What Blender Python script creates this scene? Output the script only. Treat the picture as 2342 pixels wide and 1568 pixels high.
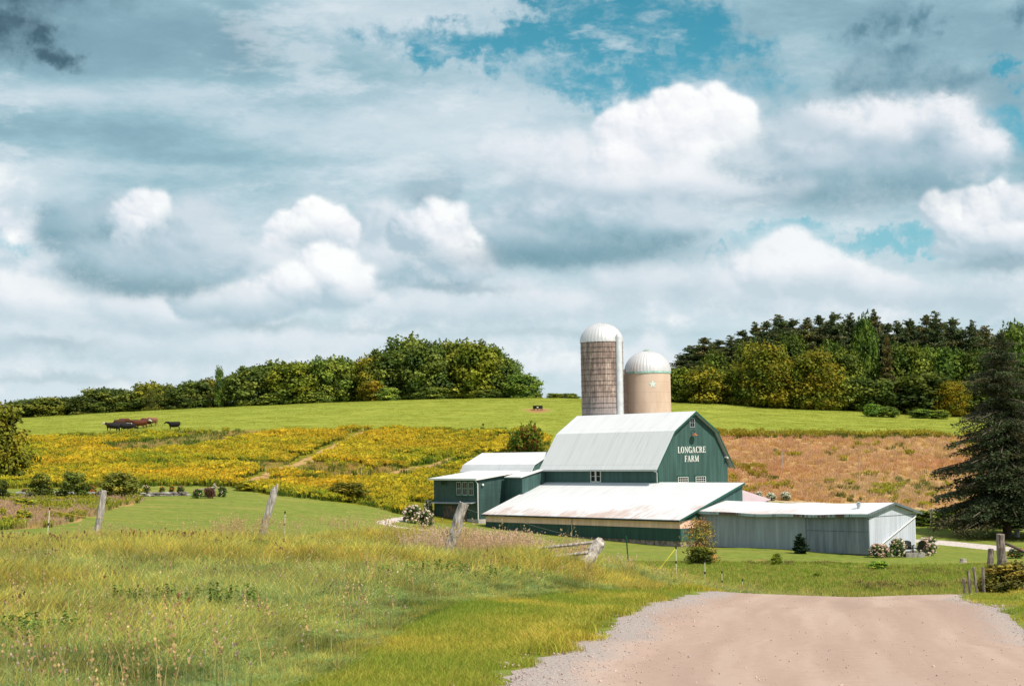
import bpy, bmesh, math, random
import numpy as np
from mathutils import Vector, Matrix
R = math.radians
sc = bpy.context.scene
col = sc.collection
for o in list(bpy.data.objects): bpy.data.objects.remove(o)

# ---------------------------------------------------------------- camera
PITCH, ROLL, F = R(3.611), R(0.981), 60.0
FD = 2342 * F / 36            # focal length in units of the 2342-wide photograph
cd = bpy.data.cameras.new('camera'); cam = bpy.data.objects.new('camera', cd); col.objects.link(cam)
cd.lens = F; cd.sensor_width = 36; cd.clip_end = 6000; cd.clip_start = 0.3
cp, sp = math.cos(PITCH), math.sin(PITCH)
fw = np.array([0, cp, sp]); up0 = np.array([0, -sp, cp]); rt0 = np.array([1., 0, 0])
rt = rt0 * math.cos(ROLL) - up0 * math.sin(ROLL); up = up0 * math.cos(ROLL) + rt0 * math.sin(ROLL)
M = Matrix(((rt[0], up[0], -fw[0], 0), (rt[1], up[1], -fw[1], 0), (rt[2], up[2], -fw[2], 0), (0, 0, 0, 1)))
cam.matrix_world = M
sc.camera = cam
sc.render.resolution_x, sc.render.resolution_y = 1024, 685
sc.view_settings.view_transform = 'Standard'; sc.view_settings.look = 'None'
sc.view_settings.gamma = 1; sc.view_settings.exposure = 0.15; sc.view_settings.use_curve_mapping = False

# ---------------------------------------------------------------- sun
SUN_EL, SUN_AZ = 51, 132       # azimuth clockwise from straight ahead
sd = bpy.data.lights.new('sun', 'SUN'); sun = bpy.data.objects.new('sun', sd); col.objects.link(sun)
sd.energy = 5.0; sd.angle = R(0.53); sd.color = (1, .91, .78)
sv = Vector((math.sin(R(SUN_AZ)) * math.cos(R(SUN_EL)), math.cos(R(SUN_AZ)) * math.cos(R(SUN_EL)), math.sin(R(SUN_EL))))
sun.rotation_euler = sv.to_track_quat('Z', 'Y').to_euler(); sun.location = sv * 300

# ---------------------------------------------------------------- node helper
class NB:
    def __init__(s, nt): s.nt = nt; s.N = nt.nodes; s.L = nt.links
    def node(s, t, **kw):
        n = s.N.new(t)
        for k, v in kw.items(): setattr(n, k, v)
        return n
    def put(s, sock, v):
        if v is None: return
        if isinstance(v, bpy.types.NodeSocket): s.L.new(v, sock)
        elif isinstance(v, (tuple, list)):
            n = len(sock.default_value); v = tuple(v)
            sock.default_value = v + (1,) * (n - len(v)) if len(v) < n else v[:n]
        else:
            try: sock.default_value = v
            except TypeError: sock.default_value = (v,) * len(sock.default_value)
    def m(s, op, a, b=None, c=None, clamp=False):
        n = s.node('ShaderNodeMath', operation=op, use_clamp=clamp)
        s.put(n.inputs[0], a); s.put(n.inputs[1], b); s.put(n.inputs[2], c); return n.outputs[0]
    def v(s, op, a, b=None, out=0):
        n = s.node('ShaderNodeVectorMath', operation=op); s.put(n.inputs[0], a)
        if b is not None: s.put(n.inputs[1], b)
        return n.outputs['Value' if op in ('LENGTH', 'DOT_PRODUCT', 'DISTANCE') else 'Vector']
    def xyz(s, x, y, z=0.):
        n = s.node('ShaderNodeCombineXYZ'); s.put(n.inputs[0], x); s.put(n.inputs[1], y); s.put(n.inputs[2], z); return n.outputs[0]
    def sep(s, v): n = s.node('ShaderNodeSeparateXYZ'); s.put(n.inputs[0], v); return n.outputs
    def noise(s, v, scale, detail=4, rough=.5, dist=0, dims='3D', out='Fac'):
        n = s.node('ShaderNodeTexNoise', noise_dimensions=dims); s.put(n.inputs['Vector'], v)
        n.inputs['Scale'].default_value = scale; n.inputs['Detail'].default_value = detail
        n.inputs['Roughness'].default_value = rough; n.inputs['Distortion'].default_value = dist
        return n.outputs[out]
    def ss(s, x, a, b, lo=0., hi=1., smooth=True):
        n = s.node('ShaderNodeMapRange', interpolation_type='SMOOTHSTEP' if smooth else 'LINEAR')
        s.put(n.inputs[0], x); n.inputs[1].default_value = a; n.inputs[2].default_value = b
        n.inputs[3].default_value = lo; n.inputs[4].default_value = hi; return n.outputs[0]
    def mix(s, f, a, b, mode='MIX'):
        n = s.node('ShaderNodeMix', data_type='RGBA', blend_type=mode)
        s.put(n.inputs[0], f); s.put(n.inputs[6], a); s.put(n.inputs[7], b); return n.outputs[2]
    def ramp(s, x, pts):
        n = s.node('ShaderNodeValToRGB'); s.put(n.inputs[0], x); e = n.color_ramp.elements
        e[0].position, e[0].color = pts[0][0], tuple(pts[0][1]) + (1,)
        e[1].position, e[1].color = pts[-1][0], tuple(pts[-1][1]) + (1,)
        for p, c in pts[1:-1]: q = e.new(p); q.color = tuple(c) + (1,)
        return n.outputs[0]

# ---------------------------------------------------------------- world: Nishita sky with cloud decks in it
def lin(*c): return tuple(((x / 255 / 12.92) if x <= 10 else ((x / 255 + .055) / 1.055) ** 2.4) for x in c)
w = bpy.data.worlds.new('World'); sc.world = w; w.use_nodes = True
b = NB(w.node_tree); b.N.clear()
out = b.node('ShaderNodeOutputWorld'); bg = b.node('ShaderNodeBackground'); b.L.new(bg.outputs[0], out.inputs[0])
sky = b.node('ShaderNodeTexSky', sky_type='NISHITA', sun_disc=False, sun_elevation=R(SUN_EL), sun_rotation=R(SUN_AZ))
sky.air_density = 1.0; sky.dust_density = 0.6; sky.ozone_density = 1.5
g = b.node('ShaderNodeTexCoord').outputs['Generated']
X, Y, Z = b.sep(g)
az = b.m('ARCTAN2', X, Y); el = b.m('ARCSINE', Z)
U = b.m('MULTIPLY_ADD', az, 39.03, 11.71)                       # hundredths of the photograph's width units, as angles
V = b.m('SUBTRACT', b.m('MULTIPLY_ADD', el, -39.03, 10.30), b.m('MULTIPLY', az, .66))
P0 = b.xyz(U, V)
strength = 0.96
base = b.mix(1., b.v('MULTIPLY', sky.outputs[0], (.1, .1, .1)), (.40, 1.05, .78, 1), 'MULTIPLY')
teal = b.ramp(b.ss(V, -1, 10, smooth=False), [(0, lin(60, 140, 168)), (.3, lin(82, 162, 188)), (.6, lin(120, 182, 198)), (.85, lin(178, 208, 220)), (1, lin(200, 218, 228))])
c = b.mix(.75, base, teal)
nA = b.noise(b.v('MULTIPLY', P0, (.26, .7, 1)), 1.0, 5, .54); nB = b.noise(b.v('MULTIPLY', P0, (.32, .95, 1)), 1.0, 4, .52)
c = b.mix(b.ss(nA, .30, .60, .35, .97), c, b.mix(b.ss(nB, .36, .64), lin(168, 192, 204), lin(224, 230, 235)))      # high deck all round
# ---- cloud picture for the sky, computed here: clouds as heaps of billows, shaded from the sun's side
def cloud_sky():
    K = .70; X0, X1, Y0, Y1 = -600, 2950, -260, 1080
    W, H = int((X1 - X0) * K), int((Y1 - Y0) * K); r = np.random.default_rng(77)
    xs = X0 + (np.arange(W) + .5) / K; ys = Y0 + (np.arange(H) + .5) / K; GX, GY = np.meshgrid(xs, ys)
    S = 4096; fx = np.fft.rfftfreq(S)[None, :]; fy = np.fft.fftfreq(S)[:, None]
    def fbm(beta, lx=1., ly=1., lo=0., seed=0):
        """spectral noise about 0 with deviation 1; lx, ly stretch it; lo: largest wavelength kept in pixels"""
        n = 2048; q = np.random.default_rng(seed); a = np.fft.rfftfreq(n)[None, :] * lx; b_ = np.fft.fftfreq(n)[:, None] * ly; k = np.hypot(a, b_); k[0, 0] = 1
        am = k ** (-beta)
        if lo: am = am * (1 - np.exp(-(k * lo) ** 2))
        f = np.fft.irfft2((q.normal(size=k.shape) + 1j * q.normal(size=k.shape)) * am, s=(n, n)); f = (f - f.mean()) / f.std()
        f = np.concatenate([f, f], 1) if W > n else f
        return f[:H, :W] if H <= n else None
    def blur(a, s):
        s = s * K
        if s < .4: return a
        n = int(s * 3) + 1; k = np.exp(-.5 * (np.arange(-n, n + 1) / s) ** 2); k /= k.sum()
        p = np.pad(a, ((n, n), (n, n)), mode='edge')
        L1 = p.shape[0] + 2 * n; L2 = p.shape[1] + 2 * n
        k1 = np.fft.rfft(k, L1); k2 = np.fft.rfft(k, L2)
        p = np.fft.irfft(np.fft.rfft(p, L1, axis=0) * k1[:, None], L1, axis=0)[2 * n:2 * n + a.shape[0]]
        return np.fft.irfft(np.fft.rfft(p, L2, axis=1) * k2[None], L2, axis=1)[:, 2 * n:2 * n + a.shape[1]]
    def sst(x, a, b_): t = np.clip((x - a) / (b_ - a), 0, 1); return t * t * (3 - 2 * t)
    def L(*c): return np.array(lin(*c))
    def mixc(A, B, t): return A * (1 - t[..., None]) + B * t[..., None]
    def warp(a, wx, wy):
        x = np.clip(np.arange(W)[None] + wx * K, 0, W - 1.01); y = np.clip(np.arange(H)[:, None] + wy * K, 0, H - 1.01)
        i = y.astype(int); j = x.astype(int); u = x - j; v = y - i
        return (a[i, j] * (1 - u) + a[i, j + 1] * u) * (1 - v) + (a[i + 1, j] * (1 - u) + a[i + 1, j + 1] * u) * v
    n1 = fbm(1.7, 3.0, 1., seed=1); n2 = fbm(1.7, 2.0, 1., seed=2, lo=300); n3 = fbm(1.75, 1.3, 1, seed=3, lo=120); wx = fbm(1.7, seed=4); wy = fbm(1.7, seed=5); fxn = fbm(1.25, seed=6, lo=40); fyn = fbm(1.25, seed=7, lo=40); nst = fbm(1.5, 3.2, 1., seed=8, lo=260); wx2 = fbm(1.6, seed=9, lo=150); wy2 = fbm(1.6, seed=10, lo=150)
    def blobs(lst, ax=1.):
        f = np.full((H, W), -9.)
        for cx, cy, rx, ry in lst: f = np.maximum(f, 1 - np.hypot((GX + wx * 30 + wx2 * 17 * ax - cx) / rx, (GY + wy * 14 + wy2 * 9 * ax - cy) / ry))
        return f
    t = np.clip(ys / 1030, 0, 1)[:, None]; img = np.zeros((H, W, 3))
    stops = [(0, L(52, 140, 168)), (.25, L(78, 162, 188)), (.45, L(112, 182, 200)), (.65, L(150, 200, 214)), (.85, L(190, 214, 226)), (1, L(204, 220, 230))]
    for ch in range(3): img[..., ch] = np.interp(t, [s[0] for s in stops], [s[1][ch] for s in stops])
    # thin high deck with torn blue gaps
    gap = blobs([(1180, 120, 330, 66), (1060, 130, 230, 44), (1430, 70, 220, 100), (1560, 150, 130, 90), (1470, 215, 340, 60), (1580, 110, 170, 110), (1330, 110, 260, 80), (1250, 30, 150, 40), (2320, 330, 110, 90), (2320, 215, 90, 50), (1960, 566, 360, 34), (1660, 600, 160, 16), (-20, 585, 60, 30)], 1.8) + .17 * nst + .02 * wx2 + .03 * n2
    deck = 1 - .95 * sst(gap + .05 * n1, -.22, .62); wis = sst(nst * .6 + n3 * .35, .1, 1.9) * .5; deck = np.maximum(deck, wis * sst(gap, -.1, .3))
    v = .56 + .13 * n1 + .09 * nst
    for cx, cy, rx, ry, a in [(950, 30, 330, 90, .55), (330, 130, 420, 90, -.30), (80, 60, 260, 120, -.35), (300, 240, 420, 34, .30), (600, 300, 500, 60, .10), (650, 250, 160, 30, -.2), (200, 320, 300, 30, -.25), (650, 370, 380, 26, -.2), (350, 400, 300, 18, .25), (30, 450, 170, 60, .45), (1900, 60, 500, 90, -.15), (1750, 180, 120, 60, -.15),
                              (1000, 340, 300, 80, .30), (100, 250, 200, 26, .25), (1150, 240, 200, 50, .3), (560, 90, 120, 80, -.3), (620, 430, 200, 60, -.15), (1950, 550, 400, 60, .0), (1650, 520, 200, 50, .25)]:
        v = v + a * np.exp(-(((GX - cx) / rx) ** 2 + ((GY - cy) / ry) ** 2) * 1.2)
    v = .5 + .5 * np.tanh((v - .5) * 2.0) * 1.02; dc = np.zeros_like(img); st = [(0, L(124, 156, 172)), (.3, L(156, 187, 200)), (.6, L(192, 210, 220)), (1, L(222, 229, 236))]
    for ch in range(3): dc[..., ch] = np.interp(v, [s[0] for s in st], [s[1][ch] for s in st])
    img = mixc(img, dc, deck * .96)
    # cumulus
    def cumulus(lst, soft, base_y, top_tone=1., base_tone=.35, edge=.5, seed=0, opac=.97, sun=(.50, -.66, .56)):
        q = np.random.default_rng(seed); sp = []
        for cx, cy, rx, ry in lst:
            sp.append((cx, cy, rx, ry, 0.)); n = 13
            for i in range(n):
                a = q.uniform(-3.5, .36); rr = q.uniform(.28, .50); dd = q.uniform(.4, .95); sx, sy = cx + rx * dd * math.cos(a), cy + ry * dd * math.sin(a); sp.append((sx, sy, rx * rr, ry * rr * 1.05, ry * .30 * (1 - dd * .5)))
                for j in range(9): b_ = q.uniform(0, 6.283); r2 = q.uniform(.24, .5); d2 = q.uniform(.3, 1.); sp.append((sx + rx * rr * d2 * math.cos(b_), sy + ry * rr * d2 * math.sin(b_), rx * rr * r2, ry * rr * r2 * 1.1, ry * .36))
        A4 = np.array(sp); m = 70 + soft * 3
        I0 = max(0, int(((A4[:, 1] - A4[:, 3]).min() - m - Y0) * K)); I1 = min(H, int(((A4[:, 1] + A4[:, 3]).max() + m - Y0) * K)); J0 = max(0, int(((A4[:, 0] - A4[:, 2]).min() - m - X0) * K)); J1 = min(W, int(((A4[:, 0] + A4[:, 2]).max() + m - X0) * K))
        gX, gY = GX[I0:I1, J0:J1], GY[I0:I1, J0:J1]; Wn = (slice(I0, I1), slice(J0, J1)); h_, w_ = gX.shape; Hh = np.zeros((h_, w_))
        for cx, cy, rx, ry, z0 in sp:
            i0, i1 = int((cy - ry - Y0) * K) - I0, int((cy + ry - Y0) * K) + 2 - I0; j0, j1 = int((cx - rx - X0) * K) - J0, int((cx + rx - X0) * K) + 2 - J0
            i0, i1, j0, j1 = max(0, i0), min(h_, i1), max(0, j0), min(w_, j1)
            if i0 >= i1 or j0 >= j1: continue
            d = ((gX[i0:i1, j0:j1] - cx) / rx) ** 2 + ((gY[i0:i1, j0:j1] - cy) / ry) ** 2
            Hh[i0:i1, j0:j1] = np.maximum(Hh[i0:i1, j0:j1], np.where(d < 1, (z0 + ry) * np.sqrt(np.clip(1 - d, 0, 1)), 0))
        x = np.clip(np.arange(w_)[None] + (wx[Wn] * 8 + wx2[Wn] * 5 + fxn[Wn] * 2.5) * K, 0, w_ - 1.01); y = np.clip(np.arange(h_)[:, None] + (wy[Wn] * 6 + wy2[Wn] * 4 + fyn[Wn] * 2.5) * K, 0, h_ - 1.01)
        i = y.astype(int); j = x.astype(int); u = x - j; v = y - i
        Hh = (Hh[i, j] * (1 - u) + Hh[i, j + 1] * u) * (1 - v) + (Hh[i + 1, j] * (1 - u) + Hh[i + 1, j + 1] * u) * v
        N3 = n3[Wn]; cov = blur((Hh > 1).astype(float), 5.0 + soft * 1.5); A = sst(cov + .11 * (wx2[Wn] + .9 * fxn[Wn]) * cov * (1.5 - cov), .04, .42 + edge)
        T = 0
        for sg, wt, kk in ((2.2 + soft * .5, .34, 1.), (9 + soft, .33, 1.2), (26., .33, 1.5)):
            gy, gx = np.gradient(blur(Hh, sg) * K); gx = gx * kk; gy = gy * kk; nz = 1. / np.sqrt(1 + gx ** 2 + gy ** 2); T = T + wt * ((-gx * sun[0] - gy * sun[1]) * nz + sun[2] * nz)
        t_ = np.clip(.16 + .98 * T + .10 * N3 + .11 * n2[Wn], 0, 1.03)
        fall = sst(gY + 9 * wy[Wn] + 7 * N3, base_y - 120, base_y + 5); tone = base_tone + (top_tone - base_tone) * t_; tone = tone * (1 - fall) + (base_tone * .88 + .14 * t_) * fall
        bottom = 1 - sst(gY + 6 * wy[Wn] + 5 * wy2[Wn], base_y - 22, base_y + 26)
        halo = blur(A * bottom, 30) * sst(N3 + n2[Wn] + 1.2, -.5, 2.2) * .8; comp(np.clip(top_tone * .80 + .05 * N3 + 0 * halo, 0, 1), halo, Wn)
        comp(np.clip(tone, 0, 1), A * bottom * opac, Wn)
    RMP = [(0, L(84, 124, 142)), (.2, L(122, 156, 172)), (.4, L(158, 184, 198)), (.6, L(196, 209, 220)), (.8, L(228, 231, 238)), (.93, L(246, 245, 248)), (1, L(255, 254, 253))]
    def comp(tone, A, Wn=(slice(None), slice(None))):
        c_ = np.stack([np.interp(tone, [s[0] for s in RMP], [s[1][ch] for s in RMP]) for ch in range(3)], -1); img[Wn] = mixc(img[Wn], c_, A)
    def softl(lst, tone, a, sp_=1., var=.12):
        f = blobs(lst); comp(np.clip(tone + var * n3 * .5 + var * .6 * n2, 0, 1), a * sst(f + .10 * n3 + .10 * n2, -.25, .9 * sp_))
    # far low banks
    softl([(650, 830, 700, 60), (1300, 850, 500, 40), (2100, 800, 400, 50), (200, 740, 330, 60), (520, 700, 260, 60), (80, 640, 200, 70), (900, 720, 330, 50), (1300, 690, 380, 50), (1800, 700, 420, 60), (2250, 700, 300, 50), (30, 840, 200, 40), (400, 810, 300, 34), (20, 520, 130, 90)], .78, .95)
    cumulus_l = [
     # lumps, softness, base, top tone, base tone, edge, seed, opacity
     ([(60, 700, 130, 60), (190, 740, 130, 46), (300, 710, 120, 60), (390, 740, 100, 50)], 6, 800, .92, .52, .7, 11, .9), ([(20, 790, 110, 40), (120, 790, 110, 34), (230, 800, 140, 34)], 9, 862, .80, .42, .8, 12, .8), ([(480, 800, 150, 34), (640, 790, 170, 34), (800, 800, 110, 26)], 9, 850, .88, .5, .8, 13, .8),
     ([(1010, 720, 160, 40), (1180, 710, 170, 44), (1340, 700, 110, 30)], 9, 770, .86, .52, .8, 14, .8), ([(1480, 660, 150, 44), (1630, 650, 140, 50), (1700, 690, 160, 44)], 12, 740, .82, .56, .8, 15, .8),
     ([(1795, 590, 60, 48), (1760, 640, 90, 56), (1850, 640, 80, 56), (1930, 650, 70, 44), (2000, 680, 90, 40)], 4, 745, .93, .62, .5, 16, .93), ([(2100, 690, 120, 40), (2240, 690, 150, 36)], 10, 760, .84, .55, .8, 17, .8), ([(1486, 800, 34, 34), (1460, 830, 60, 26)], 5, 900, .90, .75, .7, 18, .8),
     # upper right grey masses
     ([(1900, 310, 110, 60), (2000, 330, 110, 70), (2130, 320, 100, 72), (2190, 380, 80, 60), (1850, 380, 100, 60)], 7, 480, .90, .36, .7, 21, .95), ([(2020, 400, 170, 60), (1880, 440, 150, 44), (2100, 430, 120, 46)], 14, 500, .52, .22, .9, 22, .9),
     # the big sunlit one
     ([(1260, 390, 100, 66), (1190, 360, 90, 40), (1330, 440, 120, 54)], 9, 520, .84, .52, .8, 23, .92),
     ([(1560, 300, 90, 76), (1650, 290, 70, 66), (1490, 320, 76, 72), (1430, 310, 56, 50), (1700, 330, 44, 60), (1440, 370, 80, 64), (1560, 380, 130, 80), (1660, 390, 90, 76)], 1.5, 520, 1.0, .72, .40, 24, .98),
     ([(1560, 430, 170, 50), (1400, 440, 110, 46), (1700, 440, 120, 40), (1790, 440, 60, 30)], 8, 505, .93, .50, .8, 25, .92), ([(1720, 380, 90, 40), (1800, 340, 70, 56), (1790, 400, 90, 44)], 8, 480, .60, .30, .8, 26, .9),
     # dark shelf below it
     ([(1240, 500, 120, 50), (1380, 520, 150, 60), (1500, 530, 110, 50), (1150, 560, 110, 50), (1300, 570, 200, 50)], 8, 622, .66, .20, .8, 27, .93),
     # centre
     ([(985, 440, 66, 36), (930, 440, 30, 20)], 7, 490, .40, .22, .8, 31, .85), ([(860, 540, 70, 56), (880, 600, 90, 60), (950, 600, 90, 60)], 7, 690, .80, .40, .7, 32, .93), ([(1000, 520, 56, 56), (960, 540, 60, 60), (1010, 580, 62, 64), (1050, 620, 60, 40)], 2.5, 690, .97, .48, .5, 33, .95),
     ([(620, 610, 66, 50), (570, 620, 60, 40)], 6, 700, .74, .46, .7, 34, .9), ([(730, 520, 58, 44), (690, 545, 62, 46), (770, 540, 36, 38), (650, 560, 40, 30)], 1.2, 660, 1.0, .66, .40, 35, .98), ([(705, 565, 52, 26)], 7, 620, .50, .40, .9, 36, .8), ([(740, 630, 70, 54), (680, 660, 76, 56), (770, 670, 60, 44), (640, 690, 80, 40), (560, 700, 90, 44), (470, 700, 70, 40)], 2.5, 752, .98, .50, .5, 37, .96),
     # left
     ([(190, 540, 80, 50), (250, 520, 70, 50), (160, 570, 50, 34)], 7, 625, .46, .22, .7, 41, .93), ([(340, 490, 56, 40), (370, 530, 42, 50), (330, 560, 50, 56), (300, 500, 34, 30)], 1.5, 640, .98, .55, .45, 42, .96), ([(450, 540, 80, 60), (400, 590, 70, 50), (500, 600, 60, 50)], 5, 668, .66, .34, .7, 43, .92), ([(250, 620, 90, 44), (340, 640, 120, 46), (430, 640, 80, 40)], 7, 694, .56, .16, .8, 44, .93),
     # right edge
     ([(2230, 510, 66, 50), (2300, 500, 60, 56), (2360, 510, 60, 60), (2180, 540, 60, 50), (2150, 500, 40, 34), (2260, 560, 110, 56)], 1.8, 645, 1.0, .55, .45, 51, .97), ([(2335, 430, 36, 36)], 6, 480, .55, .3, .8, 52, .8),
     ([(-250, 560, 220, 120), (-450, 640, 200, 90), (2600, 520, 220, 110), (2800, 600, 180, 80), (-300, 260, 200, 60)], 8, 720, .9, .4, .6, 53, .9)]
    for lst, soft, by, tt_, bt, ed, sd_, op in cumulus_l: cumulus(lst, soft, by, tt_, bt, ed, sd_, op)
    # shaded undersides and drifting dark scraps
    for cx, cy, rx, ry, a_ in [(1300, 585, 230, 30, .75), (1100, 600, 90, 20, .4), (330, 664, 150, 20, .75), (1010, 664, 150, 13, .6), (580, 748, 130, 12, .6), (2240, 622, 130, 18, .6), (120, 790, 130, 14, .55), (180, 862, 130, 10, .5), (1950, 470, 240, 26, .45), (60, 872, 120, 8, .5), (850, 760, 200, 10, .3), (420, 560, 500, 12, .0), (1250, 770, 260, 10, .3), (760, 690, 60, 12, .0)]:
        comp(np.full((H, W), .16), a_ * np.clip(np.exp(-(((GX + wx * 22 - cx) / rx) ** 2 + ((GY + wy * 7 + wy2 * 4 - cy) / ry) ** 2)) * (1 + .22 * n2), 0, 1))
    0 and softl([(1300, 592, 260, 26), (1100, 600, 100, 20), (330, 672, 170, 18), (1040, 668, 140, 13), (580, 752, 120, 11), (2240, 628, 130, 18), (120, 792, 110, 12), (210, 862, 100, 9), (60, 862, 90, 8), (1900, 470, 220, 22)], .14, .75)
    softl([(1940, 110, 60, 30), (2020, 80, 90, 40), (2110, 90, 50, 50), (1960, 200, 90, 50), (2060, 190, 90, 40), (2150, 215, 130, 40), (2330, 80, 50, 36), (2050, 150, 120, 40)], .16, .95)
    f = blobs([(-40, 10, 300, 110), (30, 110, 110, 60), (140, 175, 60, 26), (90, 130, 60, 24)]) + .12 * n3; img = mixc(img, L(64, 88, 104) + 0 * img, .93 * sst(f, -.45, .9))
    hz = sst(GY, 560, 960) * .55; img = mixc(img, L(212, 223, 232) + 0 * img, hz)
    ww = sst(nst * .7 + n2 * .5, .5, 2.3) * .34 * sst(GY, 1000, 500); img = mixc(img, L(232, 235, 240) + 0 * img, ww)
    return img, (X0, X1, Y0, Y1)

CI, (X0_, X1_, Y0_, Y1_) = cloud_sky(); hh_, ww_ = CI.shape[:2]
im = bpy.data.images.new('cloud_field', ww_, hh_, alpha=False, float_buffer=True); im.colorspace_settings.name = 'Linear Rec.709'
px = np.ones((hh_, ww_, 4), np.float32); px[..., :3] = CI[::-1]; im.pixels.foreach_set(px.ravel()); im.update()
uu = b.m('DIVIDE', b.m('SUBTRACT', b.m('MULTIPLY', U, 100.), X0_), X1_ - X0_); vv = b.m('DIVIDE', b.m('SUBTRACT', Y1_, b.m('MULTIPLY', V, 100.)), Y1_ - Y0_)
ti = b.node('ShaderNodeTexImage', image=im, extension='EXTEND', interpolation='Cubic'); b.put(ti.inputs[0], b.xyz(uu, vv))
inside = b.m('MULTIPLY', b.m('MULTIPLY', b.ss(uu, .0, .08), b.ss(uu, 1., .92)), b.m('MULTIPLY', b.ss(vv, 1., .90), b.ss(Y, 0., .1)))
c = b.mix(inside, c, b.mix(.06, ti.outputs[0], base))
c = b.mix(b.ss(Z, -.03, -.12), c, lin(90, 100, 80))
hs = b.node('ShaderNodeHueSaturation'); b.put(hs.inputs['Color'], c); hs.inputs['Saturation'].default_value = 1.0; hs.inputs['Value'].default_value = 1.0
b.L.new(hs.outputs[0], bg.inputs[0]); bg.inputs[1].default_value = strength
w.cycles.sampling_method = 'MANUAL'; w.cycles.sample_map_resolution = 256

# ---------------------------------------------------------------- planning helpers: the photograph's sight lines meet the ground
def ray(x, y):
    return rt * (x - 1171) / FD + up * (784 - y) / FD + fw
def at(x, y, d):
    r = ray(x, y); return Vector(r * d / r[1])
def proj(P):
    P = np.asarray(P, float); z = P @ fw
    return 1171 + FD * (P @ rt) / z, 784 - FD * (P @ up) / z
COLS = [-900, 50, 300, 600, 850, 1050, 1200, 1400, 1600, 1800, 2000, 2200, 2400, 3300]
ROWS = {
 1:   [-1.7]*14,
 17:  [-2.2, -2.2, -2.2, -2.2, -2.2, -2.25, -2.3, -2.35, -2.35, -2.35, -2.35, -2.35, -2.35, -2.35],
 30:  [-2.3, -2.3, -2.3, -2.35, -2.45, -2.55, -2.68, -2.88, -3.0, -3.0, -3.0, -3.0, -3.0, -3.0],
 45:  [-2.5, -2.5, -2.5, -2.55, -2.62, -2.78, -2.9, -3.14, -3.80, -3.91, -3.93, -3.97, -4.1, -4.4],
 57:  [-2.9, -2.9, -2.95, -2.98, -3.1, -3.25, -3.5, -4.1, -4.9, -5.15, -5.2, -5.25, -5.3, -5.4],
 75:  [-4.2, -4.2, -4.2, -4.3, -4.6, -5, -5.4, -6.0, -6.7, -6.95, -7.0, -7.1, -7.15, -7.2],
 100: [-5.3, -5.3, -5.4, -5.9, -6.6, -7, -7.4, -8, -8.45, -8.75, -8.85, -8.9, -8.95, -9],
 130: [-5.0, -5.2, -5.5, -6.2, -7.1, -7.8, -8.3, -8.9, -9.35, -9.55, -9.7, -9.8, -9.8, -9.8],
 165: [-4.4, -4.6, -5.3, -6.0, -7.2, -8.5, -9, -9.3, -9.5, -9.6, -9.8, -10.2, -10.3, -10.3],
 190: [-4.2, -4.3, -4.6, -5.0, -6.9, -8.3, -8.6, -8.6, -8.6, -8.9, -9.4, -9.9, -10.0, -10.0],
 215: [-2.4, -2.6, -2.8, -3.2, -4.8, -5.9, -6, -6.1, -6.0, -6.5, -7.4, -8.4, -8.6, -8.6],
 285: [3.4, 3.5, 3.9, 3.8, 3.7, 3.4, 3.2, 2.9, 2.6, 2.1, 1.8, 1.5, 1.2, .8],
 370: [8.2, 9.0, 10.1, 10.9, 11.5, 11.7, 11.6, 11.1, 10.3, 9.0, 7.5, 6.3, 5.4, 3],
 400: [8.4, 9.2, 10.4, 11.2, 11.8, 12.0, 11.9, 11.4, 10.6, 9.3, 7.8, 6.6, 5.6, 3.2],
 600: [3]*14, 2500: [-60]*14, 5000: [-160]*14}
_ld = np.linspace(0, math.log(5000), 520); _tt = np.linspace((-900 - 1171) / FD, (3300 - 1171) / FD, 300)
_rk = sorted(ROWS); _A = np.array([np.interp(_ld, np.log(_rk), [ROWS[k][j] for k in _rk]) for j in range(14)])
# interpolate in depth itself, not its logarithm, so that slopes stay straight between the rows
_A = np.array([np.interp(np.exp(_ld), _rk, [ROWS[k][j] for k in _rk]) for j in range(14)])
_B = np.array([np.interp(_tt, [(c - 1171) / FD for c in COLS], _A[:, i]) for i in range(len(_ld))])     # [depth, tan]
def _blur(a, ax, n):
    k = np.hanning(n + 2)[1:-1]; k /= k.sum(); pad = [(0, 0), (0, 0)]; pad[ax] = (n // 2, n // 2)
    return np.apply_along_axis(lambda r: np.convolve(r, k, 'valid'), ax, np.pad(a, pad, mode='edge'))
_B = _blur(_blur(_B, 0, 9), 1, 27)
_rng = np.random.default_rng(3)
_wx = [(_rng.uniform(.15, 1.4), _rng.uniform(0, 6.3), _rng.uniform(0, 6.3)) for _ in range(14)]
def gz(x, y):
    x = np.asarray(x, float); y = np.asarray(y, float); yy = np.maximum(y, 1.0)
    i = np.clip(np.log(yy) / _ld[-1] * (len(_ld) - 1), 0, len(_ld) - 1.001); j = np.clip((x / yy - _tt[0]) / (_tt[-1] - _tt[0]) * (len(_tt) - 1), 0, len(_tt) - 1.001)
    i0 = i.astype(int); j0 = j.astype(int); fi = i - i0; fj = j - j0
    z = (_B[i0, j0] * (1 - fi) + _B[i0 + 1, j0] * fi) * (1 - fj) + (_B[i0, j0 + 1] * (1 - fi) + _B[i0 + 1, j0 + 1] * fi) * fj
    for f, a, ph in _wx:
        z = z + .012 / f * np.sin(f * (x * np.cos(a) + y * np.sin(a)) + ph)
    return z
def g(x, y): return float(gz(x, y))
def ground(xd, yd, lo=8, hi=600):
    """where the photograph's sight line first meets the ground"""
    r = ray(xd, yd); t = np.geomspace(lo, hi, 1500); Pz = r[2] * t / r[1]; Px = r[0] * t / r[1]
    k = np.nonzero(Pz < gz(Px, t))[0]
    k = k[0] if len(k) else 1499
    return Vector((Px[k], t[k], float(gz(Px[k], t[k]))))
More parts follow.
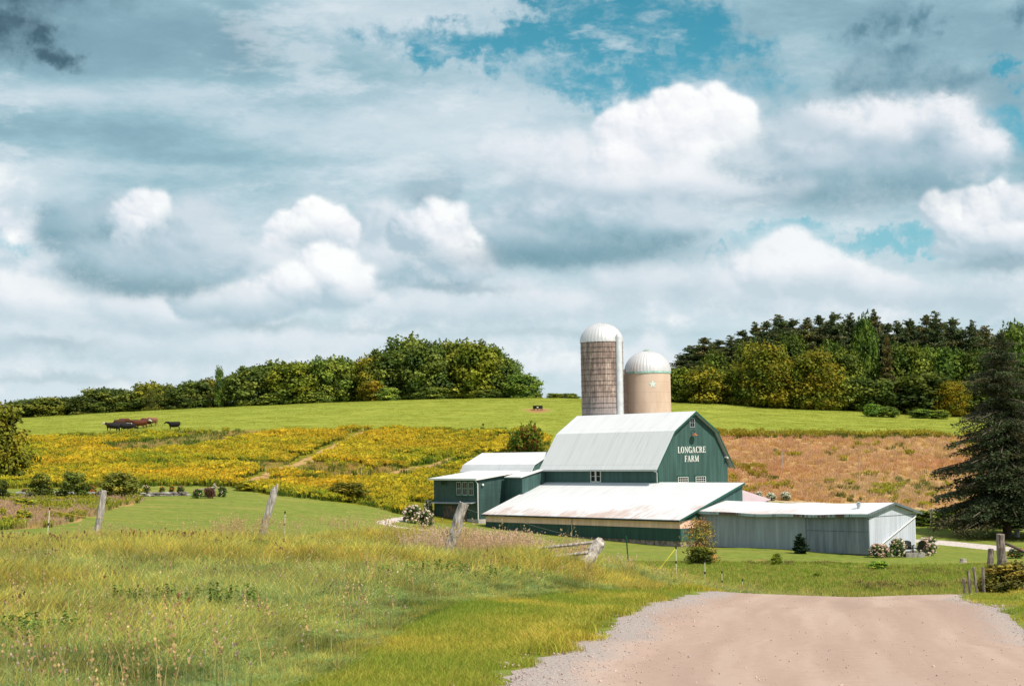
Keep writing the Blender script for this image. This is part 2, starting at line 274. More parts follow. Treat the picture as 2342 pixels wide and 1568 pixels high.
def on(xd, d):
    x = (xd - 1171) / FD * d; return Vector((x, d, g(x, d)))

# ---------------------------------------------------------------- materials
def mat(name):
    m = bpy.data.materials.new(name); m.use_nodes = True; n = NB(m.node_tree)
    p = n.N['Principled BSDF']; p.inputs['Roughness'].default_value = .8; p.inputs['Specular IOR Level'].default_value = .25
    return m, n, p
def bump(n, p, h, strength=.3, dist=.02):
    q = n.node('ShaderNodeBump'); q.inputs['Strength'].default_value = strength; q.inputs['Distance'].default_value = dist
    n.put(q.inputs['Height'], h); n.L.new(q.outputs[0], p.inputs['Normal'])
def simple(name, c, rough=.7, metal=0, var=.25, scale=3., bmp=0.):
    m, n, p = mat(name); tc = n.node('ShaderNodeTexCoord').outputs['Object']
    f = n.noise(tc, scale, 5, .6)
    n.put(p.inputs['Base Color'], n.mix(n.ss(f, .3, .7), tuple(x * (1 - var) for x in c), tuple(min(1, x * (1 + var)) for x in c)))
    p.inputs['Roughness'].default_value = rough; p.inputs['Metallic'].default_value = metal
    if bmp: bump(n, p, n.noise(tc, scale * 4, 4, .6), bmp)
    return m
def leafmat(name, trans=.25):
    m, n, p = mat(name)
    a = n.node('ShaderNodeAttribute', attribute_name='col'); oi = n.node('ShaderNodeObjectInfo')
    ti = n.node('ShaderNodeAttribute', attribute_name='tint', attribute_type='INSTANCER')
    c = n.mix(1, a.outputs['Color'], oi.outputs['Color'], 'MULTIPLY')
    t2 = n.v('ADD', ti.outputs['Vector'], (0, 0, 0))
    has = n.m('GREATER_THAN', n.v('LENGTH', t2), .001)
    c = n.mix(has, c, n.mix(1, c, t2, 'MULTIPLY'))
    n.put(p.inputs['Base Color'], c); p.inputs['Roughness'].default_value = .65; p.inputs['Specular IOR Level'].default_value = .15
    tr = n.node('ShaderNodeBsdfTranslucent'); n.put(tr.inputs[0], c)
    mx = n.node('ShaderNodeMixShader'); mx.inputs[0].default_value = trans
    n.L.new(p.outputs[0], mx.inputs[1]); n.L.new(tr.outputs[0], mx.inputs[2]); n.L.new(mx.outputs[0], n.N['Material Output'].inputs[0])
    return m
LEAF = leafmat('leaves'); GRASS = leafmat('grass_blades', .34)
def barkmat(name, a, bcol):
    m, n, p = mat(name); tc = n.v('MULTIPLY', n.node('ShaderNodeTexCoord').outputs['Object'], (9, 9, 1.6))
    f = n.noise(tc, 1.6, 6, .65); n.put(p.inputs['Base Color'], n.mix(n.ss(f, .35, .65), a, bcol)); bump(n, p, f, .8, .03); p.inputs['Roughness'].default_value = .9
    return m
BARK = barkmat('bark', (.05, .038, .028), (.13, .105, .08))
WOOD = barkmat('weathered_wood', (.17, .14, .12), (.48, .42, .36))

# ground: several kinds of growth on one sheet, mixed by painted zones of the land itself
def ground_mat():
    m, n, p = mat('ground'); geo = n.node('ShaderNodeNewGeometry').outputs['Position']
    z = n.node('ShaderNodeAttribute', attribute_name='zone'); s = n.sep(z.outputs['Vector'])
    z2 = n.sep(n.node('ShaderNodeAttribute', attribute_name='zone2').outputs['Vector'])
    n1 = n.noise(geo, .05, 5, .6); n2 = n.noise(geo, 1.3, 5, .65); n3 = n.noise(n.v('MULTIPLY', geo, (.35, 1.6, 1)), .35, 5, .6); n4 = n.noise(geo, 9, 3, .6)
    past = n.mix(n.ss(n3, .3, .7), (.21, .245, .035), (.31, .325, .055)); past = n.mix(n.ss(n1, .35, .65, 0, .35), past, (.20, .25, .035))
    past = n.mix(n.m('MULTIPLY', n.ss(n2, .5, .8), .5), past, (.38, .36, .08))
    lawn = n.mix(n.ss(n2, .3, .7), (.125, .165, .028), (.20, .235, .045))
    lawn = n.mix(n.ss(n3, .46, .70, 0, .5), lawn, (.34, .26, .08))
    tall = n.mix(n.ss(n2, .3, .7), (.05, .065, .012), (.13, .13, .03))
    gold = n.mix(n.ss(n2, .35, .65), (.085, .10, .012), (.26, .22, .02))
    brown = n.mix(n.ss(n2, .3, .7), (.32, .19, .08), (.46, .29, .13))
    bare = n.mix(n.ss(n4, .3, .7), (.26, .12, .05), (.42, .24, .12))
    c = past
    j = n.m('MULTIPLY', n.m('SUBTRACT', n2, .5), .5)
    for k, cc in ((0, lawn), (1, tall), (2, gold)): c = n.mix(n.ss(n.m('ADD', s[k], j), .4, .6), c, cc)
    c = n.mix(n.ss(n.m('ADD', z2[0], j), .4, .6), c, brown); c = n.mix(n.ss(n.m('ADD', z2[1], j), .3, .75), c, bare)
    n.put(p.inputs['Base Color'], c); p.inputs['Roughness'].default_value = .95; p.inputs['Specular IOR Level'].default_value = .05
    bump(n, p, n.m('ADD', n2, n.m('MULTIPLY', n4, .5)), .7, .12)
    return m
def inpoly(x, y, poly):
    c = np.zeros(np.shape(x), bool); m = len(poly)
    for i in range(m):
        x1, y1 = poly[i]; x2, y2 = poly[(i + 1) % m]
        if y1 == y2: continue
        c ^= ((y1 > y) != (y2 > y)) & (x < (x2 - x1) * (y - y1) / (y2 - y1) + x1)
    return c
ROADL = [(1, -5.2), (8, -2.6), (17, -.35), (24, .75), (30, 1.75), (38, 3.35), (45, 5.3), (52, 8.0), (60, 11.8), (68, 17), (75, 24), (84, 36)]   # left edge x of the road at depth y
ROADW = [(1, 6.9), (17, 6.9), (30, 6.9), (45, 6.6), (52, 7), (60, 8), (68, 10), (75, 14), (84, 20)]
def road_l(y): return np.interp(y, *zip(*ROADL))
def road_r(y): return road_l(y) + np.interp(y, *zip(*ROADW))
VG = lambda y: np.interp(y, [1, 14, 17, 23, 28, 33, 38, 45], [1.2, 1.2, 1.4, 2.1, 2.2, 1.5, .6, .1])
# zones, drawn on the photograph and laid on the land
Z_GOLD = [(-900, 1010), (50, 1003), (300, 991), (600, 987), (900, 984), (1150, 985), (1250, 1000), (1290, 1200), (1000, 1195), (905, 1172), (800, 1150), (600, 1128), (530, 1112), (330, 1112), (-900, 1128)]
Z_BROWN = [(1640, 990), (1900, 993), (2160, 996), (3300, 1003), (3300, 1185), (2200, 1172), (1950, 1152), (1700, 1140), (1600, 1200), (1560, 990)]
Z_LEFTB = [(-900, 1140), (150, 1143), (285, 1141), (330, 1146), (262, 1162), (210, 1180), (120, 1205), (-900, 1260)]
def zones(x, y):
    z = gz(x, y); u, v = proj(np.stack([x, y, z], -1))
    far = y > 175
    gold = inpoly(u, v, Z_GOLD) & far; brown = (inpoly(u, v, Z_BROWN) & far) | (inpoly(u, v, Z_LEFTB) & (y > 95))
    tall = (y < 64) & (x < road_l(y) - VG(y))
    tall |= (y < 64) & (x > road_r(y) + .5)
    meadow = (y >= 64) & (y < 145) & (u > 1330)
    lawn = ~(gold | brown | tall | meadow) & (y < 255)
    return gold, brown, tall, meadow, lawn
def link(o, parent=None):
    col.objects.link(o)
    if parent is not None: o.parent = parent
    return o
def tag(o, label=None, cat=None, group=None, kind=None):
    if label: o['label'] = label
    if cat: o['category'] = cat
    if group: o['group'] = group
    if kind: o['kind'] = kind
    return o
def raw_mesh(name, V, Fc, mats=(), colr=None, smooth=False, fm=None):
    """V (n,3); Fc (m,k) one array or list of arrays; colr per-face rgb"""
    me = bpy.data.meshes.new(name); Fs = Fc if isinstance(Fc, list) else [Fc]
    Fs = [np.asarray(f, np.int32) for f in Fs if len(f)]
    V = np.asarray(V, np.float32); me.vertices.add(len(V)); me.vertices.foreach_set('co', V.ravel())
    loops = np.concatenate([f.ravel() for f in Fs]); tot = np.concatenate([np.full(len(f), f.shape[1], np.int32) for f in Fs])
    me.loops.add(len(loops)); me.loops.foreach_set('vertex_index', loops)
    me.polygons.add(len(tot)); me.polygons.foreach_set('loop_start', np.concatenate([[0], np.cumsum(tot)[:-1]]).astype(np.int32)); me.polygons.foreach_set('loop_total', tot)
    if smooth: me.polygons.foreach_set('use_smooth', np.ones(len(tot), bool))
    for m in mats: me.materials.append(m)
    if fm is not None: me.polygons.foreach_set('material_index', np.asarray(fm, np.int32))
    me.update(calc_edges=True)
    if colr is not None:
        a = me.attributes.new('col', 'FLOAT_COLOR', 'FACE'); c4 = np.ones((len(tot), 4), np.float32); c4[:, :3] = colr; a.data.foreach_set('color', c4.ravel())
    return me

# the land: one sheet to the horizon
ys = np.concatenate([np.array([-60, -40, -25, -15, -8, -3, 0]), np.geomspace(1, 4800, 420)])
ts = np.sinh(np.linspace(-2.6, 2.6, 361)) / math.sinh(2.6) * 3.2
TY, TT = np.meshgrid(ys, ts, indexing='ij'); TX = TT * (np.maximum(TY, 0) + 18)
TZ = gz(TX, TY)
gg = zones(TX.ravel(), TY.ravel())
nr, nc = TY.shape; idx = np.arange(nr * nc).reshape(nr, nc)
quads = np.stack([idx[:-1, :-1], idx[:-1, 1:], idx[1:, 1:], idx[1:, :-1]], -1).reshape(-1, 4)
me = raw_mesh('ground', np.stack([TX, TY, TZ], -1).reshape(-1, 3), quads, [ground_mat()], smooth=True)
z1 = np.zeros((nr * nc, 3), np.float32); z2 = z1.copy()
z1[:, 0] = gg[4] | gg[3]; z1[:, 1] = gg[2] | gg[3] * 0; z1[:, 2] = gg[0]; z2[:, 0] = gg[1]
feeder_p = ground(1230, 938)
d = np.hypot((TX.ravel() - feeder_p.x) / 4.2, (TY.ravel() - feeder_p.y) / 9); z2[:, 1] = np.clip(1.15 - d, 0, 1)
tracks = [[(830, 990), (780, 1015), (700, 1055), (600, 1092), (560, 1105)], [(1150, 1000), (1100, 1028), (1000, 1062), (880, 1085), (760, 1102)]]
TR = [[ground(*q) for q in t] for t in tracks]
def seg_d(x, y, P):
    dd = np.full(np.shape(x), 1e9)
    for A, B in zip(P[:-1], P[1:]):
        ax, ay, bx, by = A[0], A[1], B[0], B[1]; L = (bx - ax) ** 2 + (by - ay) ** 2
        t = np.clip(((x - ax) * (bx - ax) + (y - ay) * (by - ay)) / L, 0, 1); dd = np.minimum(dd, np.hypot(x - ax - t * (bx - ax), y - ay - t * (by - ay)))
    return dd
for P_ in TR: z2[:, 0] = np.maximum(z2[:, 0], np.clip(1.3 - seg_d(TX.ravel(), TY.ravel(), P_) * .8, 0, .75))
wear = [ground(1600, 1272), ground(1760, 1283), ground(1900, 1290), ground(2010, 1296)]
z2[:, 1] = np.maximum(z2[:, 1], np.clip(1.0 - seg_d(TX.ravel(), TY.ravel(), wear) / .9, 0, .62))
for nm, arr in (('zone', z1), ('zone2', z2)):
    a = me.attributes.new(nm, 'FLOAT_VECTOR', 'POINT'); a.data.foreach_set('vector', arr.ravel())
tag(link(bpy.data.objects.new('ground', me)), kind='structure')

def strip(name, pts, mt, lift=.02, wl=None):
    """pts: list of (left xy, right xy) pairs, draped on the land"""
    P = []; n = 15
    for (l, r_) in pts:
        for i in range(n):
            t = i / (n - 1); x = l[0] * (1 - t) + r_[0] * t; y = l[1] * (1 - t) + r_[1] * t
            P.append((x, y, g(x, y) + lift * (1 if 0 < i < n - 1 else -1)))
    ii = np.arange(len(pts) * n).reshape(len(pts), n)
    q = np.stack([ii[:-1, :-1], ii[:-1, 1:], ii[1:, 1:], ii[1:, :-1]], -1).reshape(-1, 4)
    return tag(link(bpy.data.objects.new(name, raw_mesh(name, P, q, [mt], smooth=True))), kind='structure')
def road_mat(name, tone=1.0):
    m, n, p = mat(name); geo = n.node('ShaderNodeNewGeometry').outputs['Position']; s = n.sep(geo)
    uvx = n.sep(n.node('ShaderNodeAttribute', attribute_name='side').outputs['Vector'])[0]
    n1 = n.noise(geo, 6, 6, .7); n2 = n.noise(n.v('MULTIPLY', geo, (1.4, .25, 1)), .8, 4, .55); n3 = n.noise(geo, 38, 3, .7)
    jag = n.m('MULTIPLY', n.m('SUBTRACT', n2, .5), .25)
    dirt = n.mix(n.ss(n1, .2, .8), (.36, .25, .20), (.43, .305, .245)); dirt = n.mix(n.ss(n2, .35, .7, 0, .5), dirt, (.41, .29, .235)); wl_ = n.noise(n.xyz(n.m('MULTIPLY', uvx, 5.), n.m('MULTIPLY', s[1], .05)), 1.6, 4, .6); dirt = n.mix(n.ss(wl_, .42, .66, 0, .45), dirt, (.29, .20, .16)); dirt = n.mix(n.ss(wl_, .5, .34, 0, .35), dirt, (.49, .38, .32)); rt_ = n.ss(n.m('SINE', n.m('MULTIPLY_ADD', uvx, 24., n.m('MULTIPLY', jag, 8.))), .2, .9, 0, .22); dirt = n.mix(rt_, dirt, (.30, .205, .165)); dirt = n.mix(n.ss(n3, .62, .8, 0, .5), dirt, (.62, .54, .48))
    grav = n.mix(n.ss(n3, .3, .7), (.20, .165, .155), (.46, .39, .36)); grav = n.mix(n.ss(n2, .5, .75, 0, .6), grav, (.25, .19, .16))
    jag = n.m('MULTIPLY', n.m('SUBTRACT', n2, .5), .25)
    e = n.ss(n.m('ADD', uvx, jag), .08, .19); e2 = n.ss(n.m('ADD', uvx, jag), .97, .86)
    c = n.mix(n.m('MULTIPLY', e, e2), grav, dirt)
    c = n.v('MULTIPLY', c, (tone, tone, tone))
    n.put(p.inputs['Base Color'], c); p.inputs['Roughness'].default_value = .95
    bump(n, p, n3, .5, .012)
    return m
RM = road_mat('gravel_road'); 
rp = []
rs = np.random.default_rng(5); jj = 0
for y in np.concatenate([np.arange(-20, 8, 2.), np.arange(8, 48, .35), np.arange(48, 84, 1.)]):
    jj = jj * .75 + rs.normal(0, .10)
    rp.append(((float(road_l(y)) + jj, y), (float(road_r(y)) - jj * .6, y)))
ro = strip('road', rp, RM, .03)
sd_ = np.tile(np.linspace(0, 1, 15), len(rp)); a = ro.data.attributes.new('side', 'FLOAT_VECTOR', 'POINT'); arr = np.zeros((len(sd_), 3), np.float32); arr[:, 0] = sd_; a.data.foreach_set('vector', arr.ravel())
def path_strip(name, cl, wd, mt, lift=.03):
    C = [Vector(c_) for c_ in cl]; out = []
    S = []
    for A, B in zip(C[:-1], C[1:]):
        k = max(2, int((B - A).length / 1.5)); S += [A.lerp(B, i / k) for i in range(k)]
    S.append(C[-1])
    for i, c_ in enumerate(S):
        t = (S[min(i + 1, len(S) - 1)] - S[max(i - 1, 0)]); t.z = 0; t.normalize(); nn = Vector((-t.y, t.x, 0)) * wd / 2
        out.append(((c_ + nn)[:2], (c_ - nn)[:2]))
    return strip(name, out, mt, lift)
GM = simple('pale_gravel', (.50, .44, .41), .95, var=.25, scale=4, bmp=.4)
def gl(lst): return [ground(*q, lo=90) for q in lst]
path_strip('driveway', gl([(1015, 1214), (960, 1211), (905, 1204), (878, 1197), (880, 1193), (905, 1188), (935, 1183)]), 1.7, GM)
path_strip('driveway', [Vector((c_.x, c_.y, 0)) for c_ in gl([(2085, 1234), (2150, 1241), (2230, 1248), (2300, 1256), (2420, 1262)])], 5.0, GM)
path_strip('path', gl([(1650, 1138), (1760, 1146), (1900, 1152), (2030, 1157), (2180, 1166), (2300, 1172), (2450, 1180)]), 1.5, simple('path_dirt', (.42, .32, .22), .95))

# ---------------------------------------------------------------- scattered growth: one object, tufts instanced on points
def gn_tree(nproto):
    t = bpy.data.node_groups.new('tuft_scatter', 'GeometryNodeTree')
    t.interface.new_socket('Geometry', in_out='INPUT', socket_type='NodeSocketGeometry'); t.interface.new_socket('Geometry', in_out='OUTPUT', socket_type='NodeSocketGeometry')
    N, L = t.nodes, t.links; gi = N.new('NodeGroupInput'); go = N.new('NodeGroupOutput')
    def attr(nm, ty):
        a = N.new('GeometryNodeInputNamedAttribute'); a.data_type = ty; a.inputs[0].default_value = nm; return a.outputs[0]
    def cmp_(nm, k):
        c_ = N.new('FunctionNodeCompare'); c_.data_type = 'INT'; c_.operation = 'EQUAL'; L.new(attr(nm, 'INT'), c_.inputs[2]); c_.inputs[3].default_value = k; return c_.outputs[0]
    jn = N.new('GeometryNodeJoinGeometry')
    for k in range(nproto):
        s1 = N.new('GeometryNodeSeparateGeometry'); s1.domain = 'POINT'; L.new(gi.outputs[0], s1.inputs[0]); L.new(cmp_('proto', k), s1.inputs[1])
        s2 = N.new('GeometryNodeSeparateGeometry'); s2.domain = 'POINT'; L.new(gi.outputs[0], s2.inputs[0]); L.new(cmp_('pick', k), s2.inputs[1])
        ip = N.new('GeometryNodeInstanceOnPoints'); L.new(s2.outputs[0], ip.inputs['Points']); L.new(s1.outputs[0], ip.inputs['Instance'])
        e2r = N.new('FunctionNodeEulerToRotation'); L.new(attr('rot', 'FLOAT_VECTOR'), e2r.inputs[0]); L.new(e2r.outputs[0], ip.inputs['Rotation']); L.new(attr('scl', 'FLOAT_VECTOR'), ip.inputs['Scale'])
        L.new(ip.outputs[0], jn.inputs[0])
    L.new(jn.outputs[0], go.inputs[0]); return t
GN = {}
def scatter(name, label, cat, protos, P, S, Rz, pick, tint, mats):
    """protos: list of (V, F, facecolors, facemat); P points on the land"""
    Vs = [np.asarray(P, np.float32)]; Fs = {}; n0 = len(P); cols = []; fms = []
    prm = [np.full(n0, -1)]; order = []
    for k, (v, f, c_, fm_) in enumerate(protos):
        Vs.append(v); prm.append(np.full(len(v), k)); order.append((np.asarray(f) + n0, c_, fm_)); n0 += len(v)
    Fl = [o_[0] for o_ in order]; cc = np.concatenate([o_[1] for o_ in order]); fm = np.concatenate([o_[2] for o_ in order])
    me = raw_mesh(name, np.concatenate(Vs), Fl, mats, cc, fm=fm)
    nv = len(me.vertices); m_ = nv - len(P)
    def add(nm, ty, arr, key):
        a = me.attributes.new(nm, ty, 'POINT'); a.data.foreach_set(key, np.ascontiguousarray(arr).ravel())
    add('proto', 'INT', np.concatenate(prm).astype(np.int32), 'value')
    add('pick', 'INT', np.concatenate([pick, np.full(m_, -1)]).astype(np.int32), 'value')
    S3 = np.asarray(S, np.float32); S3 = np.stack([S3] * 3, -1) if S3.ndim == 1 else S3
    add('scl', 'FLOAT_VECTOR', np.concatenate([S3, np.ones((m_, 3))]).astype(np.float32), 'vector')
    rr = np.zeros((nv, 3), np.float32)
    Rz = np.asarray(Rz)
    if Rz.ndim == 1: rr[:len(P), 2] = Rz
    else: rr[:len(P)] = Rz
    add('rot', 'FLOAT_VECTOR', rr, 'vector')
    tt = np.ones((nv, 3), np.float32); tt[:len(P)] = tint; add('tint', 'FLOAT_VECTOR', tt, 'vector')
    o = link(bpy.data.objects.new(name, me)); tag(o, label, cat, kind='stuff')
    if len(protos) not in GN: GN[len(protos)] = gn_tree(len(protos))
    md = o.modifiers.new('tufts', 'NODES'); md.node_group = GN[len(protos)]
    return o
rg = np.random.default_rng(11)
def blades(n, h, wdt, spread, lean, cols, hvar=.4, segs=2, head=None, seed=0):
    r = np.random.default_rng(seed); V = []; Fq = []; C = []
    for i in range(n):
        a = r.uniform(0, 6.28); rr = spread * math.sqrt(r.uniform()); bx, by = rr * math.cos(a), rr * math.sin(a)
        hh = h * (1 - hvar * r.uniform()); da = r.uniform(0, 6.28); ln = lean * r.uniform(.2, 1.3) * hh; wa = r.uniform(0, 3.14)
        wx, wy = math.cos(wa) * wdt / 2, math.sin(wa) * wdt / 2; c_ = np.array(cols[r.integers(len(cols))]) * r.uniform(.75, 1.25)
        k0 = len(V)
        for s_ in range(segs + 1):
            t = s_ / segs; cx = bx + math.cos(da) * ln * t * t; cy = by + math.sin(da) * ln * t * t; cz = hh * (t - .35 * lean * t * t); ww = (1 - t) * .85 + .15
            V += [(cx - wx * ww, cy - wy * ww, cz), (cx + wx * ww, cy + wy * ww, cz)]
        for s_ in range(segs):
            k = k0 + 2 * s_; Fq.append((k, k + 1, k + 3, k + 2)); C.append(c_)
        if head and r.uniform() < head[0]:
            hs, hc = head[1], head[2]
            for q in range(head[3]):
                px, py, pz = cx + r.normal(0, hs * .5), cy + r.normal(0, hs * .5), cz - r.uniform(0, head[4]); k = len(V); a2 = r.uniform(0, 3.14); t2 = r.uniform(-.6, .6)
                ex, ey = math.cos(a2) * hs, math.sin(a2) * hs
                V += [(px - ex, py - ey, pz), (px + ex * .1, py - ey * .1, pz - hs), (px + ex, py + ey, pz + t2 * hs), (px, py, pz + hs)]
                Fq.append((k, k + 1, k + 2, k + 3)); C.append(np.array(hc[r.integers(len(hc))]) * r.uniform(.8, 1.2))
    return np.array(V, np.float32), np.array(Fq), np.array(C, np.float32), np.zeros(len(Fq), int)
def sample(n, y0, y1, pw=1.0, t0=-.36, t1=.36):
    """points in the wedge of land ahead, denser where nearer"""
    u = rg.uniform(0, 1, n)
    y = (y0 ** (2 - pw) + u * (y1 ** (2 - pw) - y0 ** (2 - pw))) ** (1 / (2 - pw)) if pw != 2 else y0 * (y1 / y0) ** u
    t = rg.uniform(t0, t1, n); return t * y, y
_pn = [(rg.uniform(.6, 1.6), rg.uniform(0, 6.3), rg.uniform(0, 6.3)) for _ in range(12)]
def pnoise(x, y, s):
    v = 0
    for f, a, ph in _pn: v = v + np.sin(s * f * (x * np.cos(a) + y * np.sin(a)) + ph + 1.7 * np.sin(s * .7 * f * (y * np.cos(a) - x * np.sin(a)) + ph * 2))
    return v / 3.5
def gp(x, y, dz=0): return np.stack([x, y, gz(x, y) + dz], -1)
# near field, left of the road
G1 = [(.19, .27, .085), (.24, .33, .13), (.31, .37, .17), (.15, .23, .05), (.40, .40, .14)]
G2 = [(.50, .40, .09), (.60, .44, .13), (.40, .37, .08), (.62, .40, .16)]
CW = [(.62, .52, .42), (.55, .42, .36)]
near_p = [blades(28, .42, .024, .18, 1.35, G1, seed=1, segs=3), blades(28, .44, .017, .18, 1.1, G1 + G2[:1], seed=2, segs=3), blades(22, .52, .010, .15, .6, G2 + G1[:2], seed=3, segs=3),
          blades(30, .26, .034, .18, .9, [(.12, .20, .03), (.15, .25, .05)], seed=4), blades(12, .38, .009, .18, .3, G1, head=(.22, .013, [(.75, .62, .46), (.66, .5, .36)], 4, .02), seed=5),
          blades(12, .55, .006, .16, .25, [(.30, .15, .09), (.24, .12, .08)], head=(.45, .016, [(.22, .10, .06), (.30, .16, .10), (.34, .2, .24)], 4, .05), seed=6)]
def fieldpts(n, y0, y1, pw):
    x, y = sample(n, y0, y1, pw, -.40, .30); gold_, br, tall, mead, lawn = zones(x, y)
    return x[tall & (x < road_l(y))], y[tall & (x < road_l(y))]
x, y = fieldpts(150000, 13, 63, 1.35)
pn = pnoise(x, y, .5); pn2 = pnoise(x + 40, y, 1.5); u = rg.uniform(0, 1, len(x))
pick = np.where(u < .48, 0, np.where(u < .82, 1, 2)); pick = np.where((pn > .45) & (u < .5), 2, pick); pick = np.where((pn2 < -.75) & (u < .8), 3, pick)
pick = np.where((u > .985), 4, pick); hd = (y > 40) & (x / y < -.14) & (pnoise(x, y + 9, .9) > .2) & (u > .955); pick = np.where(hd | (u > .9985), 5, pick)
sc_ = rg.uniform(.75, 1.3, len(x)) * (1 + .2 * pn); uq_, _ = proj(gp(x, y)); sc_ *= np.where((uq_ > 1235) & (uq_ < 1420) & (y > 40) & (y < 46), .4, 1); sc_ *= np.clip((road_l(y) - VG(y) - x) / 2.2, .35, 1)
tn = np.stack([np.interp(pn, [-1.2, 1.2], [.80, 1.08]), np.interp(pn, [-1.2, 1.2], [.92, 1.03]), np.interp(pn, [-1.2, 1.2], [1.15, .9])], -1) * np.array([[1.22, 1.16, .88]]) * rg.uniform(.6, 1.4, (len(x), 1)) * np.interp(pn2, [-1.2, -.3, 1.2], [.66, .98, 1.15])[:, None] * np.interp(pnoise(x + 3, y, 4.), [-1, 1], [.78, 1.18])[:, None]
scatter('tall_grass', 'tall unmown grass and clover covering the near field left of the road', 'grass', near_p, gp(x, y), sc_, rg.uniform(0, 6.28, len(x)), pick, tn, [GRASS])
# broad-leaved weeds, clover heads and lone seeding stems among the grass
def weed(seed, n=16, h=.30, c_=((.13, .20, .035), (.18, .25, .05))):
    r = np.random.default_rng(seed); V, Fq, C = [], [], []
    for i in range(n):
        a = r.uniform(0, 6.28); z0 = h * r.uniform(.3, 1); L_ = r.uniform(.035, .075); wd = L_ * .34; d = np.array([math.cos(a), math.sin(a), r.uniform(-.1, .5)]); s_ = np.array([-math.sin(a), math.cos(a), 0]); o = np.array([math.cos(a) * .02, math.sin(a) * .02, z0]); k = len(V)
        V += [o, o + d * L_ * .5 + s_ * wd, o + d * L_ - [0, 0, .03], o + d * L_ * .5 - s_ * wd]; Fq.append((k, k + 1, k + 2, k + 3)); C.append(np.array(c_[r.integers(len(c_))]) * r.uniform(.8, 1.25))
    return np.array(V, np.float32), np.array(Fq), np.array(C, np.float32), np.zeros(len(Fq), int)
wd_p = [weed(71, 34), weed(72, 44, .38, ((.12, .20, .03), (.20, .26, .05))), blades(3, .60, .007, .16, .35, [(.55, .42, .16), (.50, .34, .14)], head=(1., .013, [(.62, .44, .2), (.5, .32, .16)], 7, .14), seed=73, segs=3), blades(9, .40, .006, .15, .25, G1, head=(.5, .010, [(.66, .58, .42), (.60, .40, .34)], 4, .02), seed=74)]
x, y = fieldpts(15000, 13, 60, 1.5); pq = pnoise(x - 9, y, 1.1); u = rg.uniform(0, 1, len(x)); k = (pq > 1.25) & (u < .6) | (u < .07); x, y, pq, u = x[k], y[k], pq[k], u[k]
scatter('meadow_weeds', 'broad leaved weeds, clover heads and seeding stems in the near field', 'weeds', wd_p, gp(x, y, .06), rg.uniform(.7, 1.35, len(x)), rg.uniform(0, 6.28, len(x)), np.where((pq > 1.25) & (u > .07), 0, np.where(u < .04, 2, 3)), rg.uniform(.75, 1.25, (len(x), 1)) * np.ones((1, 3)), [GRASS])
# short grass on the verge and around
x, y = sample(110000, 12, 60, 1.5, -.3, .36); rl, rr_ = road_l(y), road_r(y); wv_ = VG(y) + .4
jg = .25 * pnoise(x, y, 2.5)
k = ((x > rl - wv_) & (x < rl + .16 + jg)) | ((x > rr_ + jg) & (x < rr_ + 9)); x, y = x[k], y[k]
short_p = [blades(26, .10, .007, .13, .6, [(.20, .29, .025), (.29, .35, .04), (.40, .37, .05)], seed=8), blades(18, .14, .007, .13, .8, [(.33, .34, .04), (.48, .38, .08)], seed=9)]
pn = pnoise(x, y, .9); edge = np.clip(1 - np.abs(road_l(y) - x) / .5, 0, 1)
scatter('verge_grass', 'short yellow green grass on the road verges', 'grass', short_p, gp(x, y), rg.uniform(.6, 1.2, len(x)) * (1 + .9 * edge * (pn > 0)) * np.where(x > road_r(y) + 1.2, 2.2, 1), rg.uniform(0, 6.28, len(x)), (rg.uniform(0, 1, len(x)) < .3 + .3 * pn).astype(int), np.stack([1 + .15 * pn, 1 + .05 * pn, np.ones(len(x))], -1) * 1.05, [GRASS])
# stones on the gravel shoulders
def stone(seed):
    r = np.random.default_rng(seed); bm = bmesh.new(); bmesh.ops.create_icosphere(bm, subdivisions=1, radius=1)
    V = np.array([v.co[:] for v in bm.verts]) * r.uniform(.7, 1.2, (len(bm.verts), 1)) * (1, .8, .55); F_ = np.array([[v.index for v in f.verts] for f in bm.faces]); bm.free()
    return V.astype(np.float32), F_, np.full((len(F_), 3), (.55, .5, .48), np.float32), np.zeros(len(F_), int)
x, y = sample(60000, 14, 48, 1.6, -.1, .36); rl, rr_ = road_l(y), road_r(y); f = (x - rl) / (rr_ - rl); u = rg.uniform(0, 1, len(x))
k = (f > -.03) & (f < 1.02) & ((u < .30 * np.exp(-((f - .10) / .11) ** 2)) | (u < .4 * np.exp(-((f - .97) / .07) ** 2)) | (u < .022)); x, y = x[k], y[k]
scatter('gravel', 'loose grey stones along the shoulders of the dirt road', 'gravel', [stone(1), stone(2), stone(3)], gp(x, y, .035), rg.lognormal(-4.55, .42, len(x)), rg.uniform(0, 6.28, (len(x), 3)), rg.integers(0, 3, len(x)), rg.uniform(.85, 1.35, (len(x), 1)) * np.array([[1, .88, .84]]), [GRASS])
# seeding dry grass by the posts
pk_p = [blades(22, .95, .010, .2, .32, [(.62, .42, .25), (.68, .48, .30), (.52, .38, .17)], head=(.7, .018, [(.70, .50, .36), (.60, .42, .29)], 5, .16), hvar=.35, seed=21, segs=3),
        blades(14, 1.15, .007, .2, .3, [(.56, .42, .16), (.46, .36, .14)], head=(.8, .018, [(.60, .44, .22)], 6, .16), hvar=.4, seed=22, segs=3)]
def clump(cx, d0, rx, ry, n):
    P_ = on(cx, d0); return P_.x + rg.normal(0, rx, n), P_.y + rg.normal(0, ry, n)
cl = [(1060, 46, .8, 1.2, 44), (1115, 47, .9, 1.3, 70), (1170, 47, .8, 1.3, 40), (1235, 47.5, .8, 1.0, 12), (1330, 46.5, .5, .4, 7), (1000, 49, .6, 1, 10)]
xs, yy = zip(*[clump(*c_) for c_ in cl]); xa, ya = np.concatenate(xs), np.concatenate(yy)
